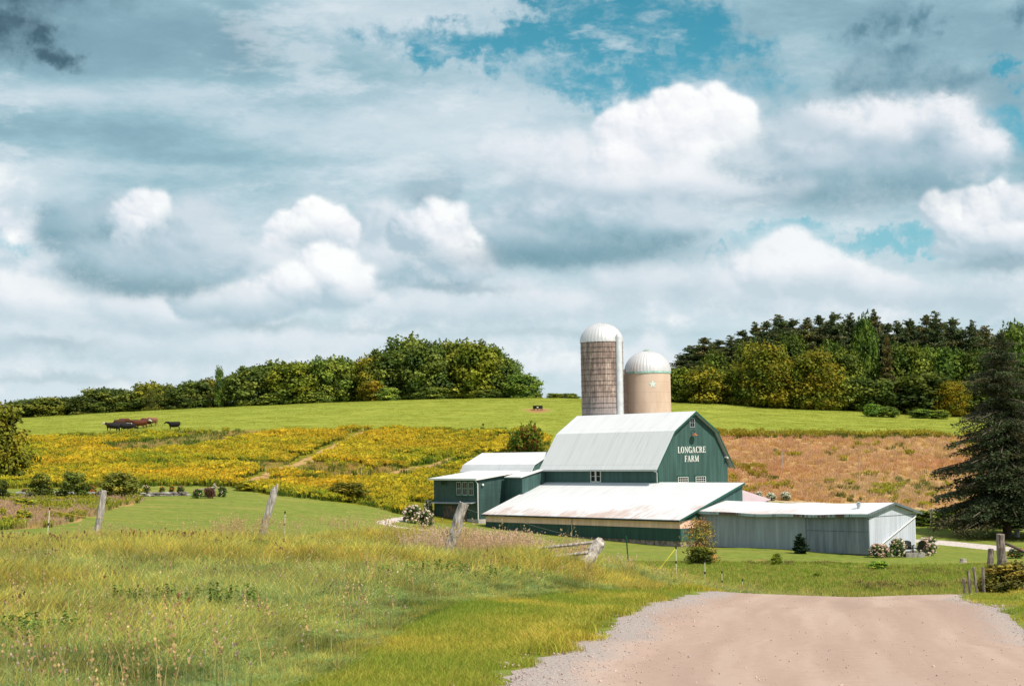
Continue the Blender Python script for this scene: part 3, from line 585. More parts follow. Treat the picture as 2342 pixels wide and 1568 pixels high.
cl = [(590, 55, .7, .6, 26), (540, 55, .4, .5, 14), (215, 62, .6, .6, 12), (700, 56, 1.0, .8, 12), (790, 54, .9, 1, 10), (870, 54, .6, 1, 5), (300, 60, 1.2, 1, 10), (940, 50, .6, 1, 10)]
xs, yy = zip(*[clump(*c_) for c_ in cl]); xb, yb = np.concatenate(xs), np.concatenate(yy)
x = np.concatenate([xa, xb]); y = np.concatenate([ya, yb]); pick = np.concatenate([(rg.uniform(0, 1, len(xa)) < .12).astype(int), np.ones(len(xb), int)])
scatter('dry_grass', 'tall dry pinkish seeding grass around the leaning fence posts', 'grass', pk_p, gp(x, y), rg.uniform(.65, 1.15, len(x)), rg.uniform(0, 6.28, len(x)), pick, rg.uniform(.9, 1.1, (len(x), 1)) * np.ones((1, 3)), [GRASS])
# goldenrod hillside
YG = [(.66, .49, .03), (.56, .44, .03), (.42, .38, .04), (.70, .48, .03)]
gr_p = [blades(26, 1.15, .10, .55, .3, [(.14, .17, .025), (.20, .215, .03), (.09, .12, .02)], head=(.85, .11, YG, 5, .22), seed=31), blades(22, 1.0, .10, .5, .3, [(.20, .215, .025), (.27, .265, .03)], head=(.55, .10, [(.34, .36, .03), (.48, .42, .03)], 3, .2), seed=32),
        blades(24, .9, .10, .5, .35, [(.08, .13, .015), (.12, .17, .02)], seed=33), blades(26, .8, .05, .45, .4, [(.52, .37, .13), (.58, .42, .15), (.44, .32, .10)], seed=34)]
x, y = sample(60000, 168, 290, 1.1); gold_, br, tall, mead, lawn = zones(x, y); k = gold_ & ((u0_ := proj(gp(x, y))[0]) < 925) | gold_ & (y > 207)
for i_, P_ in enumerate(TR): k &= seg_d(x, y, P_) > (1.7, .9)[i_] + .5 * pnoise(x, y, .6)
x, y = x[k], y[k]; u_, v_ = proj(gp(x, y)); pn = pnoise(x, y, .16); pn2 = pnoise(x + 7, y - 30, .45); u = rg.uniform(0, 1, len(x))
rich = np.interp(u_, [0, 600, 900, 1200], [-.22, .0, .14, .14]) + .20 * pn + .16 * pn2
pick = np.where(u < .40 + rich, 0, np.where(u < .78 + rich * .4, 1, 2)); dry = (pnoise(x, y, .08) > .85) | (v_ < np.interp(u_, [0, 600, 1200], [1010, 993, 991])) & (u < .6)
dry |= (np.abs(v_ - np.interp(u_, [520, 700, 850, 1000, 1150], [1112, 1102, 1088, 1070, 1045])) < 7) & (u_ > 560) & (u < .8)
pick = np.where(dry & (u < .85), 3, pick)
sc_ = rg.uniform(.7, 1.2, len(x)) * (1 + .15 * pn2) * np.where(pick == 3, .75, 1)
tn = rg.uniform(.78, 1.2, (len(x), 1)) * np.stack([1 + .08 * pn, 1 + .04 * pn2, np.ones(len(x))], -1)
scatter('goldenrod', 'dense yellow goldenrod and weeds covering the slope left of the barn', 'wildflowers', gr_p, gp(x, y, -.05), sc_, rg.uniform(0, 6.28, len(x)), pick, tn, [GRASS])
# dry brown meadow: right slope and the patch by the left lawn
br_p = [blades(30, .85, .05, .5, .35, [(.56, .36, .17), (.64, .43, .23), (.48, .31, .12), (.64, .44, .28)], head=(.4, .05, [(.62, .36, .24)], 2, .15), seed=41),
        blades(30, .7, .05, .5, .35, [(.54, .33, .11), (.60, .39, .14)], seed=42), blades(22, .9, .09, .4, .3, [(.20, .21, .03), (.16, .18, .025)], head=(.6, .08, [(.44, .36, .03), (.36, .32, .04)], 3, .15), seed=43),
        blades(22, .8, .09, .4, .4, [(.10, .13, .025), (.14, .16, .03)], seed=44)]
x, y = sample(46000, 100, 290, 1.0); gold_, br, tall, mead, lawn = zones(x, y); k = br; x, y = x[k], y[k]
u_, v_ = proj(gp(x, y)); pn = pnoise(x, y, .12); pn2 = pnoise(x + 17, y, .5); u = rg.uniform(0, 1, len(x))
pick = np.where(u < .55, 0, 1); pick = np.where((pn2 + .5 * pn > 1.25) & (u < .5), 3, pick); pick = np.where((pn2 - .4 * pn < -1.1) & (u < .35), 2, pick)
up_ = (u_ > 1500) & (v_ < 1003); pick = np.where(up_ & (u < .75), np.where(u < .4, 2, 3), pick); pick = np.where((u_ > 1500) & (u_ < 1760) & (v_ > 1060) & (v_ < 1130) & (u > .55) & (pn2 > -.2), 2, pick)
pick = np.where((u_ < 1000) & (pn2 + .5 * pn > .3) & (u < .6), 2, pick)
scatter('meadow_grass', 'dry brown grass and weeds of the unmown slope behind the barns', 'grass', br_p, gp(x, y, -.04), rg.uniform(.65, 1.15, len(x)) * np.where(up_, 1.3, 1), rg.uniform(0, 6.28, len(x)), pick, rg.uniform(.8, 1.2, (len(x), 1)) * np.stack([np.where(u_ < 1000, .8, 1.), (1 + .08 * pn) * np.where(u_ < 1000, .92, 1.), 1 + .1 * pn], -1), [GRASS])
# low field beyond the road crest
mf_p = [blades(26, .30, .035, .4, .6, [(.16, .26, .025), (.23, .33, .04), (.30, .35, .045)], seed=51), blades(20, .45, .03, .35, .4, [(.30, .33, .05), (.42, .36, .09)], seed=52), blades(22, .45, .07, .35, .4, [(.12, .17, .03), (.14, .17, .03)], head=(.2, .05, [(.3, .2, .08)], 2, .1), seed=53)]
x, y = sample(42000, 64, 150, 1.2, -.02, .36); gold_, br, tall, mead, lawn = zones(x, y)
k = mead & (y < 138 + 4 * pnoise(x, y, .1)) & ~((x > road_l(y) - .3) & (x < road_r(y) + .3) & (y < 84)); x, y = x[k], y[k]; pn = pnoise(x, y, .25); u = rg.uniform(0, 1, len(x))
u_, v_ = proj(gp(x, y)); pick = np.where(u < .75, 0, 1); pick = np.where((pn > .9) & (u < .12), 2, pick); pick = np.where((np.abs(v_ - 1315) < 16) & (u_ > 1700) & (pn > .1) & (u < .06), 2, pick)
scatter('field_grass', 'rough green grass of the low field between road and grey barn', 'grass', mf_p, gp(x, y, -.02), rg.uniform(.6, 1.1, len(x)) * np.interp(v_, [1270, 1345], [.6, 1.2]), rg.uniform(0, 6.28, len(x)), pick, rg.uniform(.85, 1.2, (len(x), 1)) * np.ones((1, 3)), [GRASS])
# pasture and lawn: short turf, tiny tufts for texture
pt_p = [blades(22, .12, .05, .7, .7, [(.30, .33, .045), (.34, .37, .055)], seed=61), blades(20, .14, .05, .7, .7, [(.36, .37, .07), (.32, .35, .05)], seed=62)]
x, y = sample(60000, 268, 392, .9); gold_, br, tall, mead, lawn = zones(x, y); k = ~(gold_ | br | lawn) & (np.hypot((x - feeder_p.x) / 3.5, (y - feeder_p.y) / 8) > 1); x, y = x[k], y[k]; pn = pnoise(x, y, .2)
0 or scatter('pasture_grass', 'short bright green turf of the grazed hilltop pasture', 'grass', pt_p, gp(x, y, -.02), rg.uniform(.7, 1.3, len(x)), rg.uniform(0, 6.28, len(x)), (rg.uniform(0, 1, len(x)) < .3 + .2 * pn).astype(int), rg.uniform(.9, 1.1, (len(x), 1)) * np.ones((1, 3)), [GRASS])

# ================================================================ buildings
class MB:
    def __init__(s): s.V = []; s.F = []; s.mi = []
    def poly(s, pts, m=0):
        k = len(s.V); s.V += [tuple(p) for p in pts]; s.F.append(tuple(range(k, k + len(pts)))); s.mi.append(m); return s
    def box(s, x0, x1, y0, y1, z0, z1, m=0):
        k = len(s.V); s.V += [(x, y, z) for z in (z0, z1) for x, y in ((x0, y0), (x1, y0), (x1, y1), (x0, y1))]
        for f in ((0, 3, 2, 1), (4, 5, 6, 7), (0, 1, 5, 4), (1, 2, 6, 5), (2, 3, 7, 6), (3, 0, 4, 7)): s.F.append(tuple(k + i for i in f)); s.mi.append(m)
        return s
    def slab(s, pts, t, m=0, d=(0, 0, 1)):
        """a sheet pts thickened downward by t"""
        n = len(pts); k = len(s.V); dv = Vector(d) * t
        s.V += [tuple(p) for p in pts] + [tuple(Vector(p) - dv) for p in pts]
        s.F.append(tuple(range(k, k + n))); s.F.append(tuple(range(k + 2 * n - 1, k + n - 1, -1))); s.mi += [m, m]
        for i in range(n): j = (i + 1) % n; s.F.append((k + i, k + n + i, k + n + j, k + j)); s.mi.append(m)
        return s
    def prism(s, prof, x0, x1, m=0, axis='x'):
        """profile (y,z) pushed from x0 to x1"""
        n = len(prof); k = len(s.V)
        for xx in (x0, x1): s.V += [((xx, a, b_) if axis == 'x' else (a, xx, b_)) for a, b_ in prof]
        s.F += [tuple(range(k + n - 1, k - 1, -1)), tuple(range(k + n, k + 2 * n))]; s.mi += [m, m]
        for i in range(n): j = (i + 1) % n; s.F.append((k + i, k + j, k + n + j, k + n + i)); s.mi.append(m)
        return s
    def tube(s, P, r, n=8, m=0, cap=True):
        P = [Vector(p) for p in P]; r = r if hasattr(r, '__len__') else [r] * len(P); k = len(s.V)
        for i, p in enumerate(P):
            d = (P[min(i + 1, len(P) - 1)] - P[max(i - 1, 0)]).normalized(); a = d.cross(Vector((0, 0, 1)) if abs(d.z) < .9 else Vector((1, 0, 0))).normalized(); b_ = d.cross(a)
            s.V += [tuple(p + (a * math.cos(6.2832 * j / n) + b_ * math.sin(6.2832 * j / n)) * r[i]) for j in range(n)]
        for i in range(len(P) - 1):
            for j in range(n): s.F.append((k + i * n + j, k + i * n + (j + 1) % n, k + (i + 1) * n + (j + 1) % n, k + (i + 1) * n + j)); s.mi.append(m)
        if cap: s.F += [tuple(k + j for j in range(n))[::-1], tuple(k + (len(P) - 1) * n + j for j in range(n))]; s.mi += [m, m]
        return s
    def lathe(s, prof, n=24, m=0, c=(0, 0)):
        k = len(s.V)
        for r_, z in prof: s.V += [(c[0] + r_ * math.cos(6.2832 * j / n), c[1] + r_ * math.sin(6.2832 * j / n), z) for j in range(n)]
        for i in range(len(prof) - 1):
            for j in range(n): s.F.append((k + i * n + j, k + i * n + (j + 1) % n, k + (i + 1) * n + (j + 1) % n, k + (i + 1) * n + j)); s.mi.append(m)
        return s
    def build(s, name, mats, parent=None, smooth=False, bevel=0):
        me = bpy.data.meshes.new(name); me.from_pydata([tuple(map(float, v)) for v in s.V], [], s.F)
        for m in (mats if isinstance(mats, (list, tuple)) else [mats]): me.materials.append(m)
        me.polygons.foreach_set('material_index', s.mi)
        if smooth: me.polygons.foreach_set('use_smooth', [True] * len(s.F))
        bm = bmesh.new(); bm.from_mesh(me); bmesh.ops.recalc_face_normals(bm, faces=bm.faces); bm.to_mesh(me); bm.free()
        o = bpy.data.objects.new(name, me); link(o, parent)
        if bevel: q = o.modifiers.new('bevel', 'BEVEL'); q.width = bevel; q.segments = 2
        return o
def empty(name, loc, rz=0, label=None, cat=None, group=None):
    o = bpy.data.objects.new(name, None); o.location = loc; o.rotation_euler = (0, 0, rz); o.empty_display_size = .3; link(o); return tag(o, label, cat, group)
def copy_tree(o, parent=None):
    c_ = o.copy(); link(c_, parent)
    for ch in o.children: copy_tree(ch, c_)
    return c_

def siding(name, c, mode='v', pitch=.3, dirt=.25, dcol=(.02, .03, .03), spec=.3):
    m, n, p = mat(name); ob = n.node('ShaderNodeTexCoord').outputs['Object']; s = n.sep(ob)
    q = n.m('ADD', s[0], s[1]) if mode == 'v' else s[2]
    fr = n.m('FRACT', n.m('DIVIDE', q, pitch)); groove = n.m('MULTIPLY', n.ss(fr, .0, .09), n.ss(fr, 1., .94)) if mode == 'v' else fr
    st = n.noise(n.v('MULTIPLY', ob, (2.2, 2.2, .25)), 1.0, 6, .6); pn_ = n.noise(n.xyz(n.m('FLOOR', n.m('DIVIDE', q, pitch)), 3.), 1.7, 0)
    cc = n.mix(n.ss(st, .3, .7), tuple(v * (1 - dirt) for v in c), tuple(v * (1 + dirt) for v in c))
    cc = n.mix(n.m('MULTIPLY', n.ss(pn_, .3, .7), .40), cc, tuple(v * .7 for v in c)); cc = n.mix(n.m('MULTIPLY', n.m('SUBTRACT', 1., groove), .3 if mode == 'v' else .22), cc, dcol)
    n.put(p.inputs['Base Color'], cc); p.inputs['Roughness'].default_value = .6; p.inputs['Specular IOR Level'].default_value = spec; bump(n, p, groove, .6, .03)
    return m
GREEN = siding('green_boards', (.050, .108, .100)); GREENC = siding('green_clapboard', (.043, .093, .086), 'h', .16); DARKGREEN = siding('dark_green_boards', (.020, .070, .060))
CREAM = siding('cream_boards', (.86, .57, .46), pitch=.2, dirt=.12, dcol=(.3, .25, .2)); GREY = siding('grey_metal', (.30, .335, .395), pitch=.23, dirt=.16, dcol=(.12, .14, .16)); GREYD = siding('dark_grey_metal', (.21, .24, .29), pitch=.55, dirt=.3, dcol=(.09, .10, .11))
PALE = siding('pale_grey_boards', (.52, .56, .64), pitch=.3, dirt=.1, dcol=(.2, .22, .25))
def roofmat(name, c=(.70, .70, .72), seam=.6, axis=0, rust=0., rust_y=None, edge=.9):
    m, n, p = mat(name); ob = n.node('ShaderNodeTexCoord').outputs['Object']; s = n.sep(ob)
    fr = n.m('FRACT', n.m('DIVIDE', s[axis], seam)); ridge = n.m('ADD', n.ss(fr, .0, .05, 1, 0), n.ss(fr, .95, 1., 0, 1))
    sc3 = (2.6, .30, .3) if axis == 0 else (.30, 2.6, .3)
    st = n.noise(n.v('MULTIPLY', ob, sc3), 1.0, 6, .62); bl = n.noise(ob, .25, 4, .55)
    cc = n.mix(n.ss(st, .50, .74, 0, .55), c, tuple(v * .70 for v in c)); cc = n.mix(n.ss(bl, .45, .7, 0, .18), cc, tuple(v * .86 for v in c)); cc = n.mix(n.m('MULTIPLY', ridge, .30), cc, (.36, .38, .41)); lap = n.m('FRACT', n.m('DIVIDE', s[1 - axis], 2.9)); cc = n.mix(n.ss(lap, .02, .0, 0, .4), cc, (.35, .36, .38)); blk = n.noise(n.xyz(n.m('FLOOR', n.m('DIVIDE', s[axis], seam)), n.m('FLOOR', n.m('DIVIDE', s[1 - axis], 2.9))), 7.3, 0); cc = n.mix(n.ss(blk, .3, .7, 0, .16), cc, tuple(v * .72 for v in c))
    if rust:
        sr = n.noise(n.v('MULTIPLY', ob, (sc3[0] * 1.3, sc3[1] * 1.6, .3)), 1.0, 6, .7); lb = n.noise(n.v('MULTIPLY', ob, (.22, .3, .1)), 1., 3, .5)
        f = n.m('ADD', n.m('ADD', sr, n.m('MULTIPLY', n.m('SUBTRACT', lb, .5), 1.0)), n.ss(s[1], rust_y[0], rust_y[1], -.14, .19, smooth=False))
        cc = n.mix(n.ss(f, .56, .78, 0, rust), cc, n.mix(n.ss(st, .4, .6), (.42, .20, .13), (.55, .36, .28)))
    n.put(p.inputs['Base Color'], cc); p.inputs['Roughness'].default_value = .45; p.inputs['Specular IOR Level'].default_value = .4; bump(n, p, ridge, .5, .03)
    return m
ROOF = roofmat('white_metal_roof'); WHITE = simple('white_paint', (.72, .72, .70), .5, var=.06); GLASS = simple('dark_glass', (.012, .016, .02), .08, var=.2); METAL = simple('galvanised_metal', (.45, .47, .49), .4, .4, var=.1, scale=1)
BLACK = simple('black_paint', (.012, .013, .014), .5); DGREEN = simple('green_trim', (.02, .085, .065), .6, var=.1); DGUT = simple('dark_gutter', (.02, .024, .03), .5)
STONE = simple('field_stone', (.20, .17, .145), .9, var=.4, scale=1.5, bmp=.6); CONC = simple('concrete', (.42, .40, .38), .9, var=.2, scale=1, bmp=.3); PLANKW = simple('aged_planks', (.12, .085, .07), .85, var=.5, scale=2.5)

TH = R(51.55); BO = Vector((14.82, 178.05, -1.935)); BA = Vector((math.cos(TH), -math.sin(TH), 0)); BB = Vector((math.sin(TH), math.cos(TH), 0))
def bw(u, v, w=0): return BO + BA * u + BB * v + Vector((0, 0, w))
def gw(u, v):
    P_ = bw(u, v); return g(P_.x, P_.y) - BO.z          # land height in barn coordinates

def win_frame(parent, face, c, wd, hh, nx, ny, frame=WHITE, t=.07, bar=.035, name='window', depth=.05, trim=None):
    """face 'u' looks along +x, 'v' looks along -y; c = lower left corner"""
    f = MB(); p_ = MB(); u0, v0, w0 = c
    def bx(mb, a0, a1, z0, z1, d0, d1, m=0):
        if face == 'u': mb.box(u0 + d0, u0 + d1, v0 + a0, v0 + a1, w0 + z0, w0 + z1, m)
        else: mb.box(u0 + a0, u0 + a1, v0 - d1, v0 - d0, w0 + z0, w0 + z1, m)
    bx(f, 0, wd, 0, t, .0, depth); bx(f, 0, wd, hh - t, hh, .0, depth); bx(f, 0, t, t, hh - t, .0, depth); bx(f, wd - t, wd, t, hh - t, .0, depth)
    for i in range(1, nx): x_ = t + (wd - 2 * t) * i / nx; bx(f, x_ - bar / 2, x_ + bar / 2, t, hh - t, .0, depth - .012)
    for i in range(1, ny): z_ = t + (hh - 2 * t) * i / ny; bx(f, t, wd - t, z_ - bar / 2, z_ + bar / 2, .0, depth - .015)
    fo = f.build(name, frame, parent); bx(p_, t * .9, wd - t * .9, t * .9, hh - t * .9, .002, depth - .03); p_.build('pane', GLASS, fo)
    if trim:
        q = MB(); bx(q, -.12, wd + .12, hh, hh + .14, .0, .07); bx(q, -.12, 0, 0, hh, .0, .05); bx(q, wd, wd + .12, 0, hh, .0, .05); bx(q, -.16, wd + .16, -.1, 0, .0, .09); q.build('frame', trim, fo)
    return fo
# ---- main barn
L_, W_, RI, KW, KH = 18.96, 11., 5.8, 2.36, 3.74
zb = -5.6
barn = empty('gambrel_barn', BO, -TH, 'large green gambrel barn with white metal roof and farm name on its gable', 'barn')
prof = [(.25, zb), (.25, .25), (KW + .1, KH - .16), (W_ / 2, RI - .14), (W_ - KW - .1, KH - .16), (W_ - .55, .25), (W_ - .55, zb)]
MB().prism(prof, -L_ + .25, 0).build('wall', GREEN, barn)
rf = MB(); t = .13
pr = [(-.35, -.42 + .12), (KW, KH), (W_ / 2, RI), (W_ - KW, KH), (W_ + .05, -.15)]
for (a, b2) in zip(pr[:-1], pr[1:]):
    rf.slab([(-L_, a[0], a[1]), (.42, a[0], a[1]), (.42, b2[0], b2[1]), (-L_, b2[0], b2[1])], t)
rfo = rf.build('roof', ROOF, barn)
q = MB()
for (a, b2) in zip(pr[:-1], pr[1:]): q.slab([(.425, a[0], a[1] - .0), (.47, a[0], a[1]), (.47, b2[0], b2[1]), (.425, b2[0], b2[1])], .24)
q.build('barge_board', DGREEN, rfo)
MB().box(-L_, .40, -.42, -.33, -.38, -.26).build('gutter', METAL, rfo)
MB().tube([(-.12, -.34, -.4), (-.12, .16, -.6), (-.12, .16, -1.62)], .045).build('downspout', WHITE, barn)
MB().box(-.04, .04, .17, .25, -1.7, .1).box(0, .04, .2, .3, -1.7, .2).build('corner_board', DGREEN, barn)
win_frame(barn, 'v', (-10.75, .25, -1.62), .82, 1.28, 1, 2, t=.09); win_frame(barn, 'v', (-9.88, .25, -1.62), .82, 1.28, 1, 2, t=.09)
win_frame(barn, 'u', (0, 4.92, 4.08), .72, 1.0, 2, 2, frame=METAL)
win_frame(barn, 'u', (0, 3.0, -1.95), 1.5, .85, 5, 3, trim=DGREEN); win_frame(barn, 'u', (0, 5.6, -1.95), 1.5, .85, 5, 3, trim=DGREEN)
cop = simple('copper', (.55, .22, .12), .35, .7)
lf = MB().tube([(0, 5.12, 3.42), (.15, 5.14, 3.75), (.35, 5.2, 3.75), (.42, 5.25, 3.5)], .035).build('wall_lamp', BLACK, barn)
MB().lathe([(.05, 3.5), (.12, 3.42), (.38, 3.22), (.36, 3.2), (.1, 3.36)], 14, c=(.42, 5.25)).build('lamp_shade', cop, lf)
MB().box(0, .12, 10.0, 10.2, .75, .95).tube([(.1, 10.1, .85), (.45, 10.1, .8)], .1).build('floodlight', WHITE, barn)
# raised lettering
LET = {}
def letters(txt, y0, z0, wtot, h):
    """serif capitals from thick stems, thin bars and small serifs"""
    S = .17; T_ = .07   # thick, thin (fractions of cap height)
    def bar(x0, y0_, x1, y1_, wd): return ('b', x0, y0_, x1, y1_, wd)
    def ser(x, y_): return ('r', x - .15, y_ - .0 if y_ < .5 else y_ - .06, x + .15, y_ + .06 if y_ < .5 else y_)
    D_ = {'L': (.62, [bar(.18, 0, .18, 1, S), ser(.18, 0), ser(.18, 1), ('r', .1, 0, .6, .08), ('r', .54, 0, .6, .26)]),
     'O': (.78, [('o', .39, .5, .37, .52, 0, 360)]), 'C': (.70, [('o', .39, .5, .37, .52, 42, 318), ('r', .62, .66, .68, .98)]),
     'G': (.76, [('o', .39, .5, .37, .52, 42, 330), ('r', .62, .68, .68, .98), ('r', .58, .0, .73, .42), ('r', .48, .38, .80, .44)]),
     'N': (.80, [bar(.14, 0, .14, 1, T_), bar(.66, 0, .66, 1, T_), bar(.16, .97, .64, .03, S), ('r', 0, 0, .28, .06), ('r', .52, .94, .80, 1), ('r', 0, .94, .2, 1)]),
     'A': (.78, [bar(.36, .98, .12, .03, T_), bar(.38, .98, .64, .03, S), ('r', .2, .30, .54, .37), ('r', -.02, 0, .26, .06), ('r', .48, 0, .80, .06)]),
     'R': (.76, [bar(.18, 0, .18, 1, S), ('r', .04, 0, .34, .06), ('r', .04, .94, .3, 1), ('o', .34, .74, .26, .26, -90, 90), ('r', .2, .93, .36, 1), ('r', .2, .47, .36, .54), bar(.36, .5, .66, .03, S), ('r', .6, 0, .78, .06)]),
     'E': (.64, [bar(.18, 0, .18, 1, S), ser(.18, 0), ser(.18, 1), ('r', .1, .92, .58, 1), ('r', .52, .76, .58, 1), ('r', .1, 0, .62, .08), ('r', .56, 0, .62, .24), ('r', .2, .47, .46, .54), ('r', .42, .38, .47, .64)]),
     'F': (.60, [bar(.18, 0, .18, 1, S), ser(.18, 0), ser(.18, 1), ('r', .1, .92, .58, 1), ('r', .52, .76, .58, 1), ('r', .2, .47, .44, .54), ('r', .42, .38, .47, .64)]),
     'M': (.98, [bar(.14, 0, .14, 1, T_), bar(.82, 0, .82, 1, S), bar(.16, .98, .48, .05, S), bar(.48, .05, .80, .98, T_), ('r', 0, 0, .28, .06), ('r', .68, 0, .96, .06), ('r', .02, .94, .2, 1), ('r', .78, .94, .96, 1)])}
    ws = [D_[ch][0] + .06 for ch in txt]; k = wtot / sum(ws); x = 0
    for ch, wc in zip(txt, ws):
        mb = MB(); lay = 0
        for s in D_[ch][1]:
            d1 = .05 + .003 * lay; lay += 1
            if s[0] == 'r': mb.box(.002, d1, y0 + (x + s[1]) * k, y0 + (x + s[3]) * k, z0 + s[2] * h, z0 + s[4] * h)
            elif s[0] == 'b':
                _, xa, ya_, xb_, yb_, wd = s; hw = wd / 2
                mb.slab([(d1, y0 + (x + xx) * k, z0 + yy_ * h) for xx, yy_ in ((xa - hw, ya_), (xa + hw, ya_), (xb_ + hw, yb_), (xb_ - hw, yb_))], d1 - .002, d=(1, 0, 0))
            else:
                _, cx, cy, rx, ry, a0, a1 = s; n_ = 16
                for i in range(n_):
                    A0 = R(a0 + (a1 - a0) * i / n_); A1 = R(a0 + (a1 - a0) * (i + 1) / n_)
                    def pt(A, inn): kx = rx - (.19 if inn else 0); ky = ry - (.065 if inn else 0); return (d1, y0 + (x + cx + kx * math.cos(A)) * k, z0 + (cy + ky * math.sin(A)) * h)
                    mb.slab([pt(A0, 0), pt(A1, 0), pt(A1, 1), pt(A0, 1)], d1 - .002, d=(1, 0, 0))
        mb.build('letter', WHITE, barn); x += wc
letters('LONGACRE', 3.05, 1.40, 4.15, .66); letters('FARM', 4.02, .46, 2.15, .66)
# ---- long green lean-to shed in front
u0, u1, vb, wb, vf, wf = -18.6, 11.85, .39, -1.58, -8.25, -4.79
shed = empty('barn_shed', bw(u1, vf, gw(u1, vf)), -TH, 'long low green lean-to shed with rusting white roof and cream band', 'shed')
def rel(parent_uvw):  # shift from barn coordinates into the thing's own
    return lambda u, v, w_: (u - parent_uvw[0], v - parent_uvw[1], w_ - parent_uvw[2])
sr = rel((u1, vf, gw(u1, vf)))
def pbox(mb, rr, x0, x1, y0, y1, z0, z1, m=0):
    a = rr(x0, y0, z0); b2 = rr(x1, y1, z1); return mb.box(a[0], b2[0], a[1], b2[1], a[2], b2[2], m)
sl = (wb - wf) / (vb - vf); zt = lambda v: wb + (v - vb) * sl
SROOF = roofmat('rusting_metal_roof', rust=.62, rust_y=(4.2, 0.2))
m_ = MB(); m_.slab([sr(u0 - .35, vf - .3, zt(vf - .3)), sr(u1 + .3, vf - .3, zt(vf - .3)), sr(u1 + .3, vb, wb), sr(.03, vb, wb), sr(.03, .22, zt(.22)), sr(u0 - .35, .22, zt(.22))], .09)
shr = m_.build('roof', SROOF, shed)
pbox(MB(), sr, u0 - .3, u1 + .25, vf - .40, vf - .31, zt(vf - .3) - .19, zt(vf - .3) - .06).build('gutter', DGUT, shr)
bb_ = MB(); bb_.slab([sr(u1 + .305, vf - .3, zt(vf - .3)), sr(u1 + .345, vf - .3, zt(vf - .3)), sr(u1 + .345, vb, wb), sr(u1 + .305, vb, wb)], .2); bb_.build('barge_board', DGREEN, shr)
for nm, f_ in (('wall', None),):
    mb = MB(); zc, zd, ze = -5.74, -6.95, -10.2
    pbox(mb, sr, u0, u1, vf, vf + .15, zd, zc, 1); pbox(mb, sr, u0, u1, vf + .01, vf + .15, zc, zt(vf) - .12, 0)
    p3 = [(vf + .15, zd), (vf + .15, zt(vf + .15) - .1), (vb - .02, wb - .1), (vb - .02, zd)]
    mb.prism([sr(0, a, b2)[1:] for a, b2 in p3], sr(u1 - .15, 0, 0)[0], sr(u1, 0, 0)[0], 0)
    mb.prism([sr(0, a, b2)[1:] for a, b2 in p3], sr(u0, 0, 0)[0], sr(u0 + .15, 0, 0)[0], 0)
    pbox(mb, sr, .1, u1 - .16, vb - .15, vb - .03, zd, wb - .1, 0)
    mb.build('wall', [GREEN, DARKGREEN], shed)
mb = MB(); pbox(mb, sr, u0 + .02, u1 + .012, vf - .014, vf + .02, -5.74, -5.0); pbox(mb, sr, u1, u1 + .012, vf + .02, -5.7, -5.74, -5.0); mb.build('cream_band', CREAM, shed)
mb = MB(); rs2 = random.Random(4)
for i in range(int((u1 - u0) / 1.25)):
    a = u1 - 1.25 * (i + 1); d_ = rs2.uniform(.0, .06); pbox(mb, sr, a + .06, a + 1.2, vf + .06 + d_, vf + .4, -10.2, -6.96)
    pbox(mb, sr, a - .04, a + .05, vf + .02, vf + .3, -10.2, -6.96)
pbox(mb, sr, u1 - .3, u1 - .04, vf + .42, vb - .2, -10.2, -6.96); mb.build('stone_foundation', simple('foundation_stone', (.26, .2, .17), .9, var=.5, scale=2.2, bmp=.6), shed)
mb = MB(); mb.tube([sr(-4.0, vf - .08, -4.95), sr(-4.0, vf - .08, -7.2)], .04); mb.build('downspout', METAL, shed)
# ---- left wing
uw, ul, vw = -21.59, -30.02, -6.94
wg = gw(-24, vw) - .1
wing = empty('milk_house', bw(uw, vw, wg), -TH, 'green clapboard wing with triple window, low white roof and plank door left of the barn', 'barn')
wr = rel((uw, vw, wg))
zl = lambda v: -1.07 + .118 * (v + 7.4)
mb = MB(); mb.prism([wr(0, a, b2)[1:] for a, b2 in [(vw, -5.6), (vw, zl(vw) - .1), (2.1, zl(2.1) - .1), (2.1, -5.6)]], wr(ul, 0, 0)[0], wr(uw, 0, 0)[0]); mb.build('wall', GREENC, wing)
mb = MB(); mb.slab([wr(ul - .35, -7.42, -1.07), wr(uw + .3, -7.42, -1.07), wr(uw + .3, 2.2, .10), wr(ul - .35, -.9, -.30)], .1); wro = mb.build('roof', ROOF, wing)
mb = MB(); mb.slab([wr(uw + .305, -7.42, -1.07), wr(uw + .34, -7.42, -1.07), wr(uw + .34, 2.2, .10), wr(uw + .305, 2.2, .10)], .2); pbox(mb, wr, ul - .35, uw + .3, -7.46, -7.43, -1.26, -1.08); mb.build('fascia', WHITE, wro)
mb = MB(); pbox(mb, wr, ul - .03, uw + .03, vw - .03, vw + .3, wg - 1.4, -5.6); pbox(mb, wr, uw - .3, uw + .05, vw + .3, 2.0, wg - 1.4, -5.6); mb.build('concrete_footing', CONC, wing)
# gambrel roof behind the wing
mb = MB(); GP = [(-1.35, -.45), (-.85, .38), (2.0, 1.74), (4.85, .38), (5.35, -.45)]
for a, b2 in zip(GP[:-1], GP[1:]): mb.slab([wr(-32.5, a[0], a[1]), wr(-19.05, a[0], a[1]), wr(-19.05, b2[0], b2[1]), wr(-32.5, b2[0], b2[1])], .1)
mb.build('upper_roof', ROOF, wing)
mb = MB(); mb.prism([wr(0, a, b2)[1:] for a, b2 in [(-1.0, -8), (-1.0, -.5), (-.75, .2), (2.0, 1.55), (4.75, .2), (5.0, -.5), (5.0, -8)]], wr(-32.3, 0, 0)[0], wr(-19.2, 0, 0)[0]); mb.build('upper_wall', GREEN, wing)
fr_ = MB()
def wv(u, w_): a = wr(u, vw, w_); return a
win_frame(wing, 'v', wr(-28.62, vw, -1.86), 1.05, .52, 3, 1, frame=DGREEN, t=.07)
